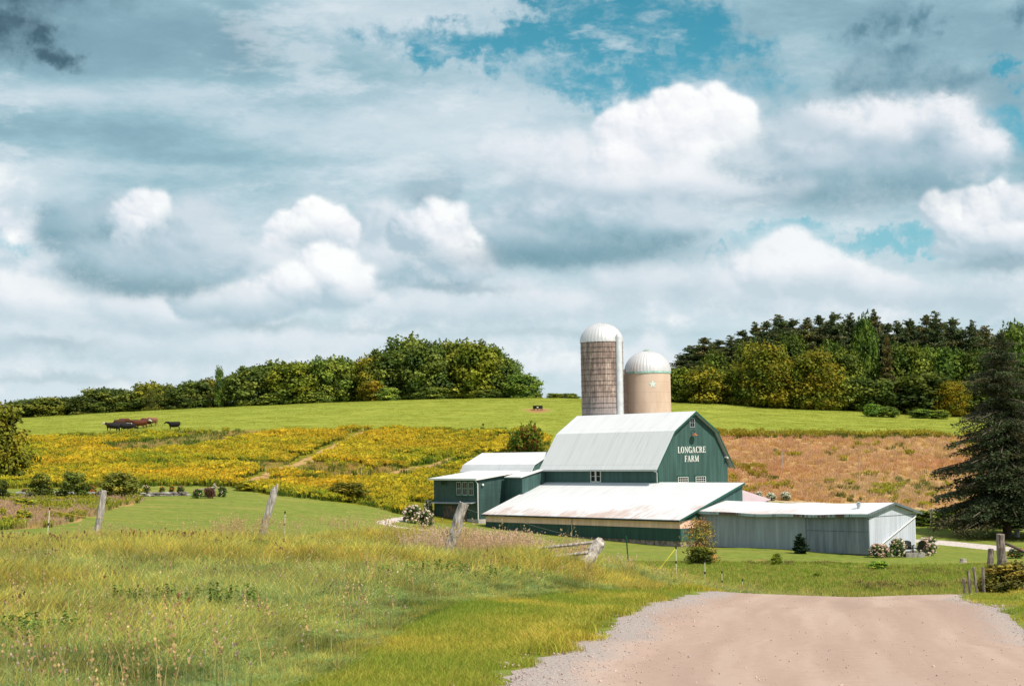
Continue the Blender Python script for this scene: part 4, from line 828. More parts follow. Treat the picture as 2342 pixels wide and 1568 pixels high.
for i in range(3): win_frame(wing, 'v', wr(-25.55 + i * 1.14, vw - .02, -2.95), .86, 1.5, 2, 2, frame=simple('old_white_sash', (.42, .46, .44), .6), t=.07, bar=.05)
mb = MB(); pbox(mb, wr, -25.8, -22.1, vw - .07, vw - .001, -1.43, -1.33); pbox(mb, wr, -25.85, -22.05, vw - .12, vw - .001, -3.08, -2.96)
for i in range(4): a = -25.74 + i * 1.14; pbox(mb, wr, a, a + .16, vw - .075, vw - .001, -2.95, -1.44)
mb.build('window_trim', DGREEN, wing)
mb = MB(); mb.slab([wr(-29.85, vw - .75, -3.86), wr(-22.0, vw - .75, -3.80), wr(-22.0, vw, -3.7), wr(-29.85, vw, -3.76)], .06); mb.build('door_canopy', METAL, wing)
dr = MB(); pbox(dr, wr, -28.0, -25.95, vw - .09, vw - .012, wg + .05, -4.12); pbox(dr, wr, -25.88, -23.75, vw - .09, vw - .012, wg + .05, -4.12)
d0 = dr.build('plank_door', PLANKW, wing); bz = MB()
for a in (-28.0, -25.88):
    bz.slab([wr(a, vw - .13, -4.2), wr(a + .2, vw - .13, -4.12), wr(a + 1.95, vw - .13, -5.5), wr(a + 1.85, vw - .13, -5.65)], .035, d=(0, -1, 0)); pbox(bz, wr, a, a + 2.0, vw - .125, vw - .092, -5.7, -5.55)
bz.build('brace', simple('grey_brace', (.06, .10, .09), .8), d0)
mb = MB(); mb.tube([wr(uw - .1, vw - .42, -1.2), wr(uw + .05, vw - .1, -1.65), wr(uw + .05, vw - .1, wg + .3)], .055); mb.build('downspout', WHITE, wing)
mb = MB(); mb.lathe([(.02, -.12), (.12, -.1), (.15, 0), (.1, .1), (.02, .13)], 12); o = mb.build('wall_lamp', WHITE, wing, smooth=True); o.location = wr(uw + .15, vw + .55, -1.8)
# connector between wing and barn
cn = empty('connector', bw(-18.4, -3.2, wg), -TH, 'small green board annex tucked between the clapboard wing and the big barn', 'annex')
cr = rel((-18.4, -3.2, wg)); mb = MB()
mb.prism([cr(0, a, b2)[1:] for a, b2 in [(-3.2, -8.5), (-3.2, -1.0), (.2, -.25), (.2, -8.5)]], cr(uw + .02, 0, 0)[0], cr(-18.4, 0, 0)[0]); mb.build('wall', GREEN, cn)
mb = MB(); mb.slab([cr(uw + .36, -3.55, -.98), cr(-18.2, -3.55, -.98), cr(-18.2, .2, -.1), cr(uw + .36, .2, -.1)], .09); mb.build('roof', ROOF, cn)
# ---- silos
def dome(rad, z0, hgt, n=40, seams=True):
    mb = MB(); prof_ = [(rad * math.cos(a), z0 + hgt * math.sin(a)) for a in np.linspace(0, R(86), 12)]
    k = 0; nn = n * 4; V = []
    for r_, z in prof_:
        for j in range(nn):
            f = 1 + (.014 if j % 4 == 0 else 0); V.append((r_ * f * math.cos(6.2832 * j / nn), r_ * f * math.sin(6.2832 * j / nn), z + (.03 if j % 4 == 0 else 0)))
    mb.V = V
    for i in range(len(prof_) - 1):
        for j in range(nn): mb.F.append((i * nn + j, i * nn + (j + 1) % nn, (i + 1) * nn + (j + 1) % nn, (i + 1) * nn + j)); mb.mi.append(0)
    return mb
def silo_mat(name, stave):
    m, n, p = mat(name); ob = n.node('ShaderNodeTexCoord').outputs['Object']; s = n.sep(ob); ang = n.m('ARCTAN2', s[1], s[0])
    cv = n.xyz(n.m('MULTIPLY', ang, 2.55), s[2])
    if stave:
        br = n.node('ShaderNodeTexBrick'); n.put(br.inputs['Vector'], n.xyz(s[2], n.m('MULTIPLY', ang, 2.55))); br.inputs['Scale'].default_value = 1; br.inputs['Brick Width'].default_value = .76; br.inputs['Row Height'].default_value = .27
        br.inputs['Mortar Size'].default_value = .018; br.offset = .5; n.put(br.inputs['Color1'], (.29, .235, .215)); n.put(br.inputs['Color2'], (.45, .385, .355)); n.put(br.inputs['Mortar'], (.14, .11, .10))
        f = n.noise(n.v('MULTIPLY', ob, (1.5, 1.5, .22)), 1.2, 6, .65); c_ = n.mix(n.ss(f, .35, .65), (.55, .47, .45), (1.15, 1.05, 1.0)); c_ = n.mix(1, br.outputs[0], c_, 'MULTIPLY')
        low = n.ss(s[2], 14.5, 10.5); c_ = n.mix(n.m('MULTIPLY', low, .55), c_, (.36, .35, .38)); bl = n.noise(n.v('MULTIPLY', ob, (2.5, 2.5, 1.5)), 1.6, 5, .7); c_ = n.mix(n.m('MULTIPLY', n.ss(bl, .55, .75), .6), c_, (.10, .085, .09))
        bump(n, p, br.outputs['Fac'], -.5, .02)
    else:
        f = n.noise(n.v('MULTIPLY', ob, (1, 1, .3)), .9, 5, .6); c_ = n.mix(n.ss(f, .3, .7), (.56, .41, .31), (.66, .50, .40))
        fz = n.m('FRACT', n.m('DIVIDE', s[2], 1.23)); c_ = n.mix(n.ss(fz, .05, .0, 0, .5), c_, (.33, .22, .17)); fa = n.m('FRACT', n.m('MULTIPLY', ang, 1.1)); c_ = n.mix(n.ss(fa, .012, .0, 0, .35), c_, (.35, .25, .2))
    n.put(p.inputs['Base Color'], c_); p.inputs['Roughness'].default_value = .9; return m
DOME = simple('dome_metal', (.66, .64, .65), .38, .35, var=.06, scale=.6)
S1 = at(2256 / 1.6392, 800, 203); gz1 = g(S1.x, S1.y); s1 = empty('stave_silo', (S1.x, S1.y, gz1), 0, 'tall brown concrete stave silo with silver dome and white chute', 'silo')
z1t = 12.66 - gz1; r1 = 2.52
MB().lathe([(r1, -1), (r1, z1t)], 96).build('wall', silo_mat('concrete_staves', True), s1, smooth=True)
dome(r1 + .05, z1t, 2.3, 36).build('dome', DOME, s1, smooth=True)
hz_ = [z1t - 11.2 + .66 * i + (.12 if i % 2 else 0) for i in range(17)]
hoop0 = MB().lathe([(r1, -.02), (r1 + .035, -.02), (r1 + .035, .02), (r1, .02)], 64).build('hoop', simple('rusty_hoop', (.13, .10, .09), .6, .3), s1); hoop0.location.z = hz_[0]
for z_ in hz_[1:]: h2 = hoop0.copy(); link(h2, s1); h2.location.z = z_
ca = R(-44); cx_, cy_ = (r1 + .12) * math.cos(ca), (r1 + .12) * math.sin(ca)
MB().lathe([(.42, 0), (.42, z1t + .45), (.36, z1t + .75), (.2, z1t + .95), (.01, z1t + 1.0)], 20, c=(cx_, cy_)).build('chute', simple('white_chute', (.60, .62, .65), .5, .2, var=.12, scale=1.4), s1, smooth=True)
S2 = at(2426 / 1.6392, 800, 206.5); gz2 = g(S2.x, S2.y); s2 = empty('painted_silo', (S2.x, S2.y, gz2), 0, 'shorter tan painted silo with ribbed silver dome and pale star', 'silo')
z2t = 9.2 - gz2; r2 = 2.74
MB().lathe([(r2, -1), (r2, z2t)], 96).build('wall', silo_mat('tan_masonry', False), s2, smooth=True)
MB().lathe([(r2, z2t - .2), (r2 + .07, z2t - .2), (r2 + .07, z2t + .02), (r2, z2t + .02)], 96).build('trim_band', simple('teal_trim', (.30, .52, .46), .5), s2)
dome(r2 + .06, z2t, 2.55, 42).build('dome', DOME, s2, smooth=True)
MB().lathe([(.55, z2t + 2.5), (.5, z2t + 2.62), (.02, z2t + 2.85)], 16).build('dome_cap', simple('cap_green', (.30, .38, .35), .5), s2)
# star, bent to the wall, facing the viewer
mb = MB(); sa = -math.pi / 2 + .13; zs = z2t - 1.55; pts = []
for i in range(10): rr2 = .52 if i % 2 == 0 else .21; a = math.pi / 2 + i * math.pi / 5; pts.append((rr2 * math.cos(a), rr2 * math.sin(a)))
cyl = lambda x, z, d_: ((r2 + d_) * math.cos(sa + x / r2), (r2 + d_) * math.sin(sa + x / r2), zs + z)
for i in range(10): A_, B_ = pts[i], pts[(i + 1) % 10]; mb.poly([cyl(0, 0, .03), cyl(*A_, .03), cyl(*B_, .03)]); mb.poly([cyl(*A_, .03), cyl(*A_, .0), cyl(*B_, .0), cyl(*B_, .03)])
mb.build('star', simple('star_paint', (.62, .72, .68), .6, var=.04), s2)
ca = R(182); MB().lathe([(.55, -1), (.55, z2t - .3), (.3, z2t + .2), (.05, z2t + .5)], 16, c=((r2 - .05) * math.cos(ca), (r2 - .05) * math.sin(ca) - .35)).build('chute', simple('tan_chute', (.42, .31, .26), .8), s2, smooth=True)
# ---- grey machine shed
T2 = R(47.5); gs = Vector((17.86, 165.33, 0)); ga = Vector((math.cos(T2), -math.sin(T2), 0)); gb = Vector((math.sin(T2), math.cos(T2), 0)); GL, GW = 19.6, 7.1
ge = gs + ga * GL; gzz = g(ge.x, ge.y); grey = empty('machine_shed', (ge.x, ge.y, gzz), -T2, 'long low grey metal shed with sagging white roof and pale gable', 'shed')
weav, wrid, zbot = -6.06 - gzz, -5.19 - gzz, -9.62 - gzz
nx = 24; xs_ = np.linspace(-GL + .1, .35, nx); sag = lambda x_: -.20 * math.sin(math.pi * min(1, max(0, (x_ + GL) / GL))) * (.9 + .25 * math.sin(x_ * .9))
mb = MB()
for i in range(nx - 1):
    a, b2 = xs_[i], xs_[i + 1]; sa_, sb_ = sag(a) * .9, sag(b2) * .9
    mb.slab([(a, -.45, weav + sa_), (b2, -.45, weav + sb_), (b2, GW / 2, wrid + sb_), (a, GW / 2, wrid + sa_)], .06)
    mb.slab([(a, GW / 2, wrid + sa_), (b2, GW / 2, wrid + sb_), (b2, GW + .5, weav - .18 + sb_), (a, GW + .5, weav - .18 + sa_)], .06)
gro = mb.build('roof', [roofmat('shed_roof', c=(.70, .705, .73), rust=.4, rust_y=(2.5, -.3))], grey)
fm_, n, p = mat('stained_fascia'); ob = n.node('ShaderNodeTexCoord').outputs['Object']; f = n.noise(n.v('MULTIPLY', ob, (6, 1, .5)), 1, 4, .7); lb = n.noise(ob, .35, 2)
n.put(p.inputs['Base Color'], n.mix(n.ss(n.m('ADD', f, n.m('SUBTRACT', lb, .5)), .5, .62), (.34, .42, .46), (.13, .08, .07)))
mb = MB()
for i in range(nx - 1): a, b2 = xs_[i], xs_[i + 1]; mb.slab([(a, -.50, weav + sag(a) * .9 - .0), (b2, -.50, weav + sag(b2) * .9), (b2, -.455, weav + sag(b2) * .9), (a, -.455, weav + sag(a) * .9)], .26)
mb.build('fascia', fm_, gro)
mb = MB(); mb.slab([(.36, -.5, weav + .03), (.41, -.5, weav + .03), (.41, GW / 2, wrid + .03), (.36, GW / 2, wrid + .03)], .2); mb.slab([(.36, GW / 2, wrid + .03), (.41, GW / 2, wrid + .03), (.41, GW + .55, weav - .15), (.36, GW + .55, weav - .15)], .2); mb.build('barge_board', simple('dark_barge', (.12, .15, .17), .7), gro)
mb = MB(); mb.box(-GL + .0, -6.9, 0, .1, zbot + .15, weav - .1, 0); mb.box(-6.86, 0, -.03, .1, zbot, weav - .1, 1)
mb.prism([(.1, zbot), (.1, weav - .02), (GW / 2, wrid - .08), (GW, weav - .2), (GW, zbot)], -.12, 0, 2); mb.box(-GL, -.13, GW - .1, GW, zbot, weav - .25, 0)
mb.build('wall', [GREY, GREYD, PALE], grey)
mb = MB(); mb.box(-6.9, .01, -.06, -.031, zbot + 1.95, zbot + 1.99); mb.box(.001, .02, .1, GW, weav - .32, weav - .27); mb.box(-6.9, -6.85, -.06, .0, zbot, weav - .1); mb.build('trim', simple('seam_dark', (.13, .15, .17), .7), grey)
mb = MB(); rs3 = random.Random(8); a = -GL
while a < -.2: b2 = min(-.05, a + rs3.uniform(1.2, 3.2)); mb.box(a, b2 - .03, .04 + rs3.uniform(0, .05), .4, zbot - 1.0, zbot + (.14 if a < -7.5 else -.005)); a = b2
mb.box(-.4, -.02, .42, GW, zbot - .8, zbot - .005); mb.build('foundation', simple('old_footing', (.15, .125, .11), .9, var=.4, scale=1.5, bmp=.5), grey)
mb = MB(); mb.lathe([(.16, wrid - .55), (.16, wrid - .2), (.22, wrid - .18), (.22, wrid - .08), (.13, wrid - .06), (.13, wrid + .02), (.24, wrid + .04), (.02, wrid + .12)], 14, c=(-2.1, 1.5)); mb.build('roof_vent', METAL, grey)
mb = MB(); mb.tube([(.10, GW - .05, weav - .3), (.14, GW - .15, weav - .5), (.14, .15, zbot + .2), (.14, -.15, zbot + .1)], .06); mb.build('drain_pipe', WHITE, grey)
# small building with pink metal roof behind
pr_ = ground(1724, 1150, lo=150); pk = empty('pink_roof_shed', (pr_.x - 1.5, pr_.y - 20, g(pr_.x - 1.5, pr_.y - 20)), -TH, 'small outbuilding with faded pink metal roof showing between the two sheds', 'shed')
pk.rotation_euler = (0, 0, 0); Q0 = at(1708, 1150, 183); pk.location = (Q0.x, Q0.y, g(Q0.x, Q0.y)); Lp = Vector(pk.location)
PINK = roofmat('faded_red_roof', c=(.56, .42, .44), seam=.32, axis=0); c4 = [at(1676, 1113, 193) - Lp, at(1763, 1141, 189) - Lp, at(1742, 1148, 183) - Lp, at(1676, 1148, 182) - Lp]
MB().slab(c4, .08).build('roof', PINK, pk)
cen = sum(c4, Vector()) / 4; wl = [c_.lerp(cen, .12) for c_ in c4]; mb = MB(); k = 4
for i in range(4):
    A, B = wl[i], wl[(i + 1) % 4]; mb.poly([(A.x, A.y, -1), (B.x, B.y, -1), (B.x, B.y, B.z - .12), (A.x, A.y, A.z - .12)])
mb.build('wall', DARKGREEN, pk)

# ================================================================ trees
def cards(C, Nn, S, r):
    """quads centred at C, roughly facing Nn"""
    n = len(C); a = r.normal(size=(n, 3)); a -= (a * Nn).sum(1, keepdims=True) * Nn; a /= np.linalg.norm(a, axis=1, keepdims=True); b_ = np.cross(Nn, a)
    S = S[:, None]; V = np.stack([C - a * S - b_ * S * .5, C + a * S * .2 - b_ * S * .8, C + a * S + b_ * S * .45, C - a * S * .3 + b_ * S * .8], 1).reshape(-1, 3)
    return V, np.arange(4 * n).reshape(n, 4)
def crown_mesh(name, seed, kind='round', n_puff=34, per=190, leaf=.020, palette=None, sparse=0.):
    """unit tree: height 1, crown radius about .36"""
    r = np.random.default_rng(seed); Cs, Ns, Ss, Cc = [], [], [], []; puffs = []
    for i in range(n_puff):
        t = (i + .5) / n_puff; zc = .05 + .83 * t ** .85
        prof_ = {'round': math.sin(math.pi * min(1, (zc + .16) / 1.16) ** .9) ** .6, 'tall': (1 - abs(zc - .45) / .62) ** .6, 'poplar': .55 * (1 - abs(zc - .5) / .55) ** .5, 'bush': math.sqrt(max(.05, 1 - ((zc - .35) / .68) ** 2))}[kind]
        a = i * 2.4 + r.uniform(-.5, .5); rad = .36 * prof_ * r.uniform(.35, .95); pr2 = r.uniform(.085, .15) * (.7 + .5 * prof_)
        pc = np.array([rad * math.cos(a), rad * math.sin(a), min(zc, 1 - pr2 * .7)]); puffs.append((pc, pr2))
        nd = r.normal(size=(per, 3)); nd /= np.linalg.norm(nd, axis=1, keepdims=True); nd[:, 2] = np.abs(nd[:, 2]) * r.choice([1, 1, -.7], per)
        rr_ = pr2 * r.uniform(.55, 1.12, (per, 1)) * (1 + .25 * np.sin(nd[:, :1] * 9 + i)); C = pc + nd * rr_ * (1.15, 1.15, .85)
        N_ = nd + r.normal(size=(per, 3)) * .55 + np.array([0, 0, .35]); N_ /= np.linalg.norm(N_, axis=1, keepdims=True)
        base = np.array(palette[r.integers(len(palette))]) * r.uniform(.8, 1.2)
        Cs.append(C); Ns.append(N_); Ss.append(leaf * r.uniform(.5, 1.25, per)); Cc.append(base * r.uniform(.7, 1.3, (per, 1)))
    if kind in ('round', 'tall'):
        for i in range(12):      # low skirt
            a = i * 2.4; rad = .25 * r.uniform(.5, 1.1); pc = np.array([rad * math.cos(a), rad * math.sin(a), r.uniform(.05, .13)]); nd = r.normal(size=(per, 3)); nd /= np.linalg.norm(nd, axis=1, keepdims=True)
            Cs.append(pc + nd * .11 * r.uniform(.5, 1.1, (per, 1)) * (1.2, 1.2, .8)); N_ = nd + r.normal(size=(per, 3)) * .5; Ns.append(N_ / np.linalg.norm(N_, axis=1, keepdims=True)); Ss.append(leaf * r.uniform(.5, 1.25, per)); Cc.append(np.array(palette[r.integers(len(palette))]) * r.uniform(.7, 1.2, (per, 1)))
    if kind != 'bush':
        for i in range(46):      # ragged upward shoots
            pc, q_ = puffs[r.integers(len(puffs) // 2, len(puffs))]; d_ = r.normal(size=3) * .45 + [0, 0, 1]; d_ /= np.linalg.norm(d_); L_s = r.uniform(.03, .075); m_s = 16; tt_ = r.uniform(0, 1, (m_s, 1))
            C = pc + d_ * q_ * .95 + d_ * L_s * tt_ + r.normal(size=(m_s, 3)) * .011 * (1.15 - tt_); Cs.append(C); N_ = r.normal(size=C.shape); Ns.append(N_ / np.linalg.norm(N_, axis=1, keepdims=True)); Ss.append(leaf * r.uniform(.35, .7, m_s)); Cc.append(np.array(palette[r.integers(len(palette))]) * r.uniform(.9, 1.3, (m_s, 1)))
    k = 60  # loose sprigs past the outline
    C = np.concatenate([p_ + (lambda d_: d_ / np.linalg.norm(d_) * q_ * r.uniform(1.1, 1.45))(r.normal(size=3) + [0, 0, .6]) for p_, q_ in [puffs[r.integers(len(puffs))] for _ in range(k)]]).reshape(-1, 3)
    C = np.concatenate([C + r.normal(size=C.shape) * .012 for _ in range(5)]); Cs.append(C); N_ = r.normal(size=C.shape); Ns.append(N_ / np.linalg.norm(N_, axis=1, keepdims=True)); Ss.append(leaf * r.uniform(.5, .9, len(C))); Cc.append(np.array(palette[0]) * r.uniform(.8, 1.2, (len(C), 1)))
    Cs, Ns, Ss, Cc = map(np.concatenate, (Cs, Ns, Ss, Cc))
    if sparse: kk = r.uniform(size=len(Cs)) > sparse; Cs, Ns, Ss, Cc = Cs[kk], Ns[kk], Ss[kk], Cc[kk]
    V, F_ = cards(Cs, Ns, Ss, r); return raw_mesh(name, V, F_, [LEAF], Cc), puffs
def trunk_mesh(name, puffs, rad=.018, seed=0, lean=0):
    r = random.Random(seed); mb = MB(); top = .8
    P_ = [(0, 0, -.06)] + [(.01 * math.sin(3 * z_ + seed), .01 * math.cos(2.3 * z_ + seed), z_) for z_ in np.linspace(.0, top, 7)]
    mb.tube(P_, [rad * 1.5, rad * 1.25] + [rad * (1 - .85 * z_) for z_ in np.linspace(.15, 1, 6)], 8)
    for pc, q_ in puffs[::2]:
        z0_ = max(.12, pc[2] - .18 - .1 * r.random()); mid = (pc[0] * .45, pc[1] * .45, z0_ + (pc[2] - z0_) * .6)
        mb.tube([(0, 0, z0_), mid, tuple(pc)], [rad * .45, rad * .28, rad * .1], 5)
    me = bpy.data.meshes.new(name); me.from_pydata([tuple(map(float, v)) for v in mb.V], [], mb.F); me.materials.append(BARK); me.polygons.foreach_set('use_smooth', [True] * len(mb.F)); return me
PG = [(.105, .145, .026), (.15, .195, .034), (.075, .11, .024), (.21, .235, .04)]
PY = [(.16, .19, .02), (.20, .20, .02), (.11, .15, .02), (.26, .22, .02)]
DEC = []
for i, (kd, npf) in enumerate([('round', 36), ('tall', 38), ('round', 30), ('tall', 32), ('round', 42)]):
    cm, pf = crown_mesh('crown', 100 + i, kd, npf, palette=PG, leaf=.024); DEC.append((cm, trunk_mesh('trunk', pf, seed=i)))
POP = (lambda c_: (c_[0], trunk_mesh('trunk', c_[1], .012, 9)))(crown_mesh('crown', 130, 'poplar', 26, palette=PG, leaf=.016))
BUSH = [(lambda c_: (c_[0], trunk_mesh('trunk', c_[1], .012, 9)))(crown_mesh('foliage', 140 + i, 'bush', 26, 150, palette=PG, leaf=.032)) for i in range(3)]
MAPLE = [(lambda c_: (c_[0], trunk_mesh('trunk', c_[1], .018, 9)))(crown_mesh('crown', 150 + i, 'round', 60, 150, palette=PY, leaf=.019)) for i in range(2)]
THIN = (lambda c_: (c_[0], trunk_mesh('trunk', c_[1], .02, 9)))(crown_mesh('crown', 160, 'tall', 26, 120, palette=PG, leaf=.016, sparse=.4))
def conifer_mesh(seed, nlev=30, r0=.2, droop=.25, sparse=.0, leaf=.014, per=11, start=.07, pw=.64, palette=((.05, .075, .03), (.07, .095, .035), (.035, .055, .022), (.09, .09, .035))):
    r = np.random.default_rng(seed); Cs, Ns, Ss, Cc = [], [], [], []; mb = MB()
    mb.tube([(0, 0, -.05), (0, 0, .0), (0, 0, .3), (0, 0, .7), (0, 0, .985)], [.021, .018, .013, .007, .001], 8)
    for l in range(nlev):
        t = (l + r.uniform(-.3, .3)) / nlev; t = max(0, t + r.uniform(-.6, .6) / nlev); t = min(t, r.uniform(.93, 1.)); z0_ = start + (.975 - start) * t; Lb = r0 * max(0, 1 - t) ** pw * r.uniform(.65, 1.15) + .005; nb = 9
        for b_ in range(nb):
            if r.uniform() < sparse: continue
            a = r.uniform(0, 6.283); z0_ += r.uniform(-.02, .02); LL = Lb * r.uniform(.45, 1.3); d_ = np.array([math.cos(a), math.sin(a), 0]); side = np.array([-d_[1], d_[0], 0])
            rise = .28 * (t > .6) + .05; ns = max(3, int(LL / .022)); pp = []
            for q in range(ns + 1): s_ = q / ns; pp.append(np.array([0, 0, z0_]) + d_ * LL * s_ + np.array([0, 0, LL * (rise * s_ - droop * s_ * s_ + .12 * s_ ** 4)]))
            if LL > .06: mb.tube([tuple(p_) for p_ in pp[:: max(1, ns // 3)]], [.004 * (1 - q / 6) for q in range(len(pp[:: max(1, ns // 3)]))], 4, cap=False)
            base = np.array(palette[r.integers(len(palette))]) * r.uniform(.8, 1.25)
            for q in range(1, ns + 1):
                s_ = q / ns; wd_ = LL * .30 * (1 - .55 * s_) + .008; k = per
                off = r.uniform(-1, 1, (k, 1)); C = pp[q] + side * off * wd_ + d_ * r.uniform(-.01, .012, (k, 1)) - np.array([0, 0, 1]) * np.abs(r.normal(0, .011, (k, 1)))
                N_ = np.array([0, 0, .8]) + r.normal(size=(k, 3)) * .7; Cs.append(C); Ns.append(N_ / np.linalg.norm(N_, axis=1, keepdims=True)); Ss.append(leaf * (1 - .62 * min(1, t)) * r.uniform(.5, 1.2, k)); Cc.append(base * r.uniform(.7, 1.3, (k, 1)))
    Cs, Ns, Ss, Cc = map(np.concatenate, (Cs, Ns, Ss, Cc)); V, F_ = cards(Cs, Ns, Ss, r)
    tm = bpy.data.meshes.new('trunk'); tm.from_pydata([tuple(map(float, v)) for v in mb.V], [], mb.F); tm.materials.append(BARK)
    return raw_mesh('crown', V, F_, [LEAF], Cc), tm
PC_ = ((.105, .145, .055), (.135, .175, .06), (.08, .115, .042), (.17, .165, .065))
CON = [conifer_mesh(201, 40, .24, .18, palette=PC_, leaf=.019), conifer_mesh(202, 36, .27, .25, .1, palette=PC_, leaf=.019), conifer_mesh(203, 42, .20, .18, .0, palette=PC_, leaf=.018), conifer_mesh(204, 34, .30, .22, .12, palette=PC_, leaf=.020)]
def tree(name, proto, loc, h, wd, label, cat='tree', group=None, tint=(1, 1, 1), rz=None, part='crown'):
    """wd: full crown width in metres; meshes are shared, each tree and each part an object of its own"""
    o = empty(name, loc, rg.uniform(0, 6.28) if rz is None else rz, label, cat, group)
    o.scale = (wd / .72, wd / .72, h)
    c_ = bpy.data.objects.new(part, proto[0]); link(c_, o); c_.color = tuple(tint) + (1,)
    link(bpy.data.objects.new('stem' if part == 'foliage' else 'trunk', proto[1]), o)
    return o
def skyline_y(xd): return float(np.interp(xd, [0, 50, 300, 600, 850, 1050, 1200, 1400, 1600, 1800, 2000, 2200, 2400], [958, 953, 938, 925, 914, 909, 907.5, 909, 915, 925, 937, 946, 952]))
def tree_at(xd, ytop, wpx, d, proto, name, label, group=None, tint=(1, 1, 1), ybase=None):
    P_ = on(xd, d) if ybase is None else ground(xd, ybase); d = P_.y
    h = at(xd, ytop, d).z - P_.z; return tree(name, proto, P_, h, wpx * d / FD * 1.0, label, 'tree', group, tint)
# left tree line: x, top, width, depth, kind, tint, words
T = [(40, 914, 60, 394, 2, (.9, .9, .9), 'small dark tree at the far left end of the hilltop tree line'), (72, 908, 58, 396, 0, (.7, .75, .8), 'dark round tree second from the far left of the hilltop line'),
 (108, 905, 66, 394, 4, (1.2, 1.1, .9), 'lighter green round tree near the left end of the hilltop line'), (150, 906, 66, 398, 1, (.75, .8, .85), 'dull dark tree between pale green neighbours near the left end of the hilltop'),
 (185, 902, 50, 392, 3, (.8, .75, .8), 'dark tree with bare reddish top where the hilltop line begins to rise'), (218, 884, 66, 394, 1, (.9, .9, .9), 'dark green tree above and left of the cattle herd'),
 (255, 884, 62, 400, 0, (.8, .85, .9), 'dark tree directly above the left end of the herd'), (296, 892, 66, 394, 2, (.95, .95, .9), 'round mid green tree above the middle of the herd'),
 (338, 872, 72, 396, 3, (1.35, 1.15, .7), 'open branched tree with yellowing top above the right end of the herd'), (372, 876, 50, 402, 1, (1.5, 1.2, .6), 'thin yellow green tree between herd and lone black cow'),
 (405, 882, 62, 392, 0, (.9, .9, .9), 'green tree directly above the lone black cow'), (442, 868, 66, 396, 4, (.75, .8, .85), 'dark tree just right of the lone black cow'),
 (472, 862, 54, 400, 2, (1.3, 1.0, .7), 'brownish tree left of the narrow spire shaped tree'), (535, 852, 56, 396, 2, (1.4, 1.25, .8), 'yellow tinged tree just right of the narrow spire shaped tree'),
 (572, 832, 84, 392, 0, (1.15, 1.15, 1.15), 'grey green broad tree starting the tall part of the tree line'), (622, 824, 84, 398, 3, (1.25, 1.2, .8), 'olive broad tree near the middle of the left tree line'),
 (668, 824, 84, 390, 4, (1.35, 1.25, .7), 'yellow green feathery tree in the middle of the left tree line'), (708, 826, 60, 400, 1, (1, 1, 1), 'green tree filling the gap left of the twin light crowns'),
 (740, 814, 60, 392, 1, (1.2, 1.25, 1), 'upright light green tree, left of twin crowns in mid line'), (776, 812, 72, 394, 2, (1.25, 1.3, 1.05), 'round light green tree, right of twin crowns in mid line'),
 (815, 822, 60, 398, 0, (1.4, 1.2, .6), 'golden green tree in the dip before the tall wood'), (842, 812, 56, 392, 3, (1.5, 1.15, .55), 'orange tinged tree at the left foot of the tall wood'),
 (880, 792, 92, 394, 0, (.95, 1, .95), 'broad dark tree forming the left shoulder of the tall wood'), (930, 766, 92, 396, 3, (1.05, 1.1, 1.05), 'tallest tree of the left wood with a ragged twin top'),
 (968, 782, 84, 390, 4, (.8, .9, .9), 'dark green tree right of the tallest ragged tree'), (1008, 776, 92, 398, 1, (1.1, 1.05, .9), 'grey olive round topped tree in the centre of the tall wood'),
 (1050, 776, 84, 394, 2, (1.25, 1.15, .75), 'yellowish round topped tree right of centre in the tall wood'), (1092, 778, 84, 390, 4, (1.2, 1.15, .65), 'big yellow green tree near the right end of the tall wood'),
 (1125, 788, 64, 398, 0, (.95, 1.05, 1), 'blue green tree behind the big yellow green one'), (1150, 812, 60, 392, 2, (.85, .95, .9), 'dark green tree stepping down at the right end of the wood'),
 (1166, 822, 48, 396, 1, (1.2, 1.3, 1), 'slim light green tree standing above the last rounded one'), (1195, 852, 60, 388, 4, (1.0, 1.25, 1.05), 'rounded green tree ending the left wood beside open sky')]
for (xd, yt, wp, d, k, tn, lb) in T: tree_at(xd, yt + 2, wp * 1.3, d, DEC[k], 'broadleaf_tree', lb, 'trees of the wood on the left hilltop', tn)
tree_at(500, 834, 40, 390, POP, 'poplar', 'narrow spire shaped green tree standing above the left tree line', None, (.8, 1.0, .8))
tree_at(345, 880, 46, 389, THIN, 'bare_tree', 'thin half bare tree with pale trunk in front of the tree line', None, (1.2, 1, .8))
tree_at(850, 868, 54, 387, BUSH[0], 'birch', 'small bronze coloured tree at the foot of the tall wood', None, (1.7, 1.1, .55)); tree_at(885, 884, 46, 385, BUSH[1], 'shrub', 'pale green shrub right of the small bronze tree', None, (1.8, 1.9, 1.6))
for i, (xd, yt, wp, lb) in enumerate([(620, 898, 60, 'low shrub at the foot of the olive trees'), (985, 884, 70, 'low rounded shrub in front of the grey olive tree'), (1110, 890, 60, 'low shrub under the right end of the wood'), (720, 896, 50, 'low shrub beneath the twin light crowns'), (1228, 899, 20, 'tiny distant bush beside the end of the wood')]):
    tree_at(xd, yt, wp, 386, BUSH[i % 3], 'shrub', lb, 'shrubs along the foot of the left wood', (1.2, 1.25, 1.1))
for i, (xd, lb) in enumerate([(1268, 'left of two low bushes on the bare skyline left of the silos'), (1300, 'right of two low bushes on the bare skyline left of the silos')]): tree_at(xd, 898, 44, 405, BUSH[i], 'shrub', lb, 'bushes on the open skyline', (1.2, 1.2, .9))
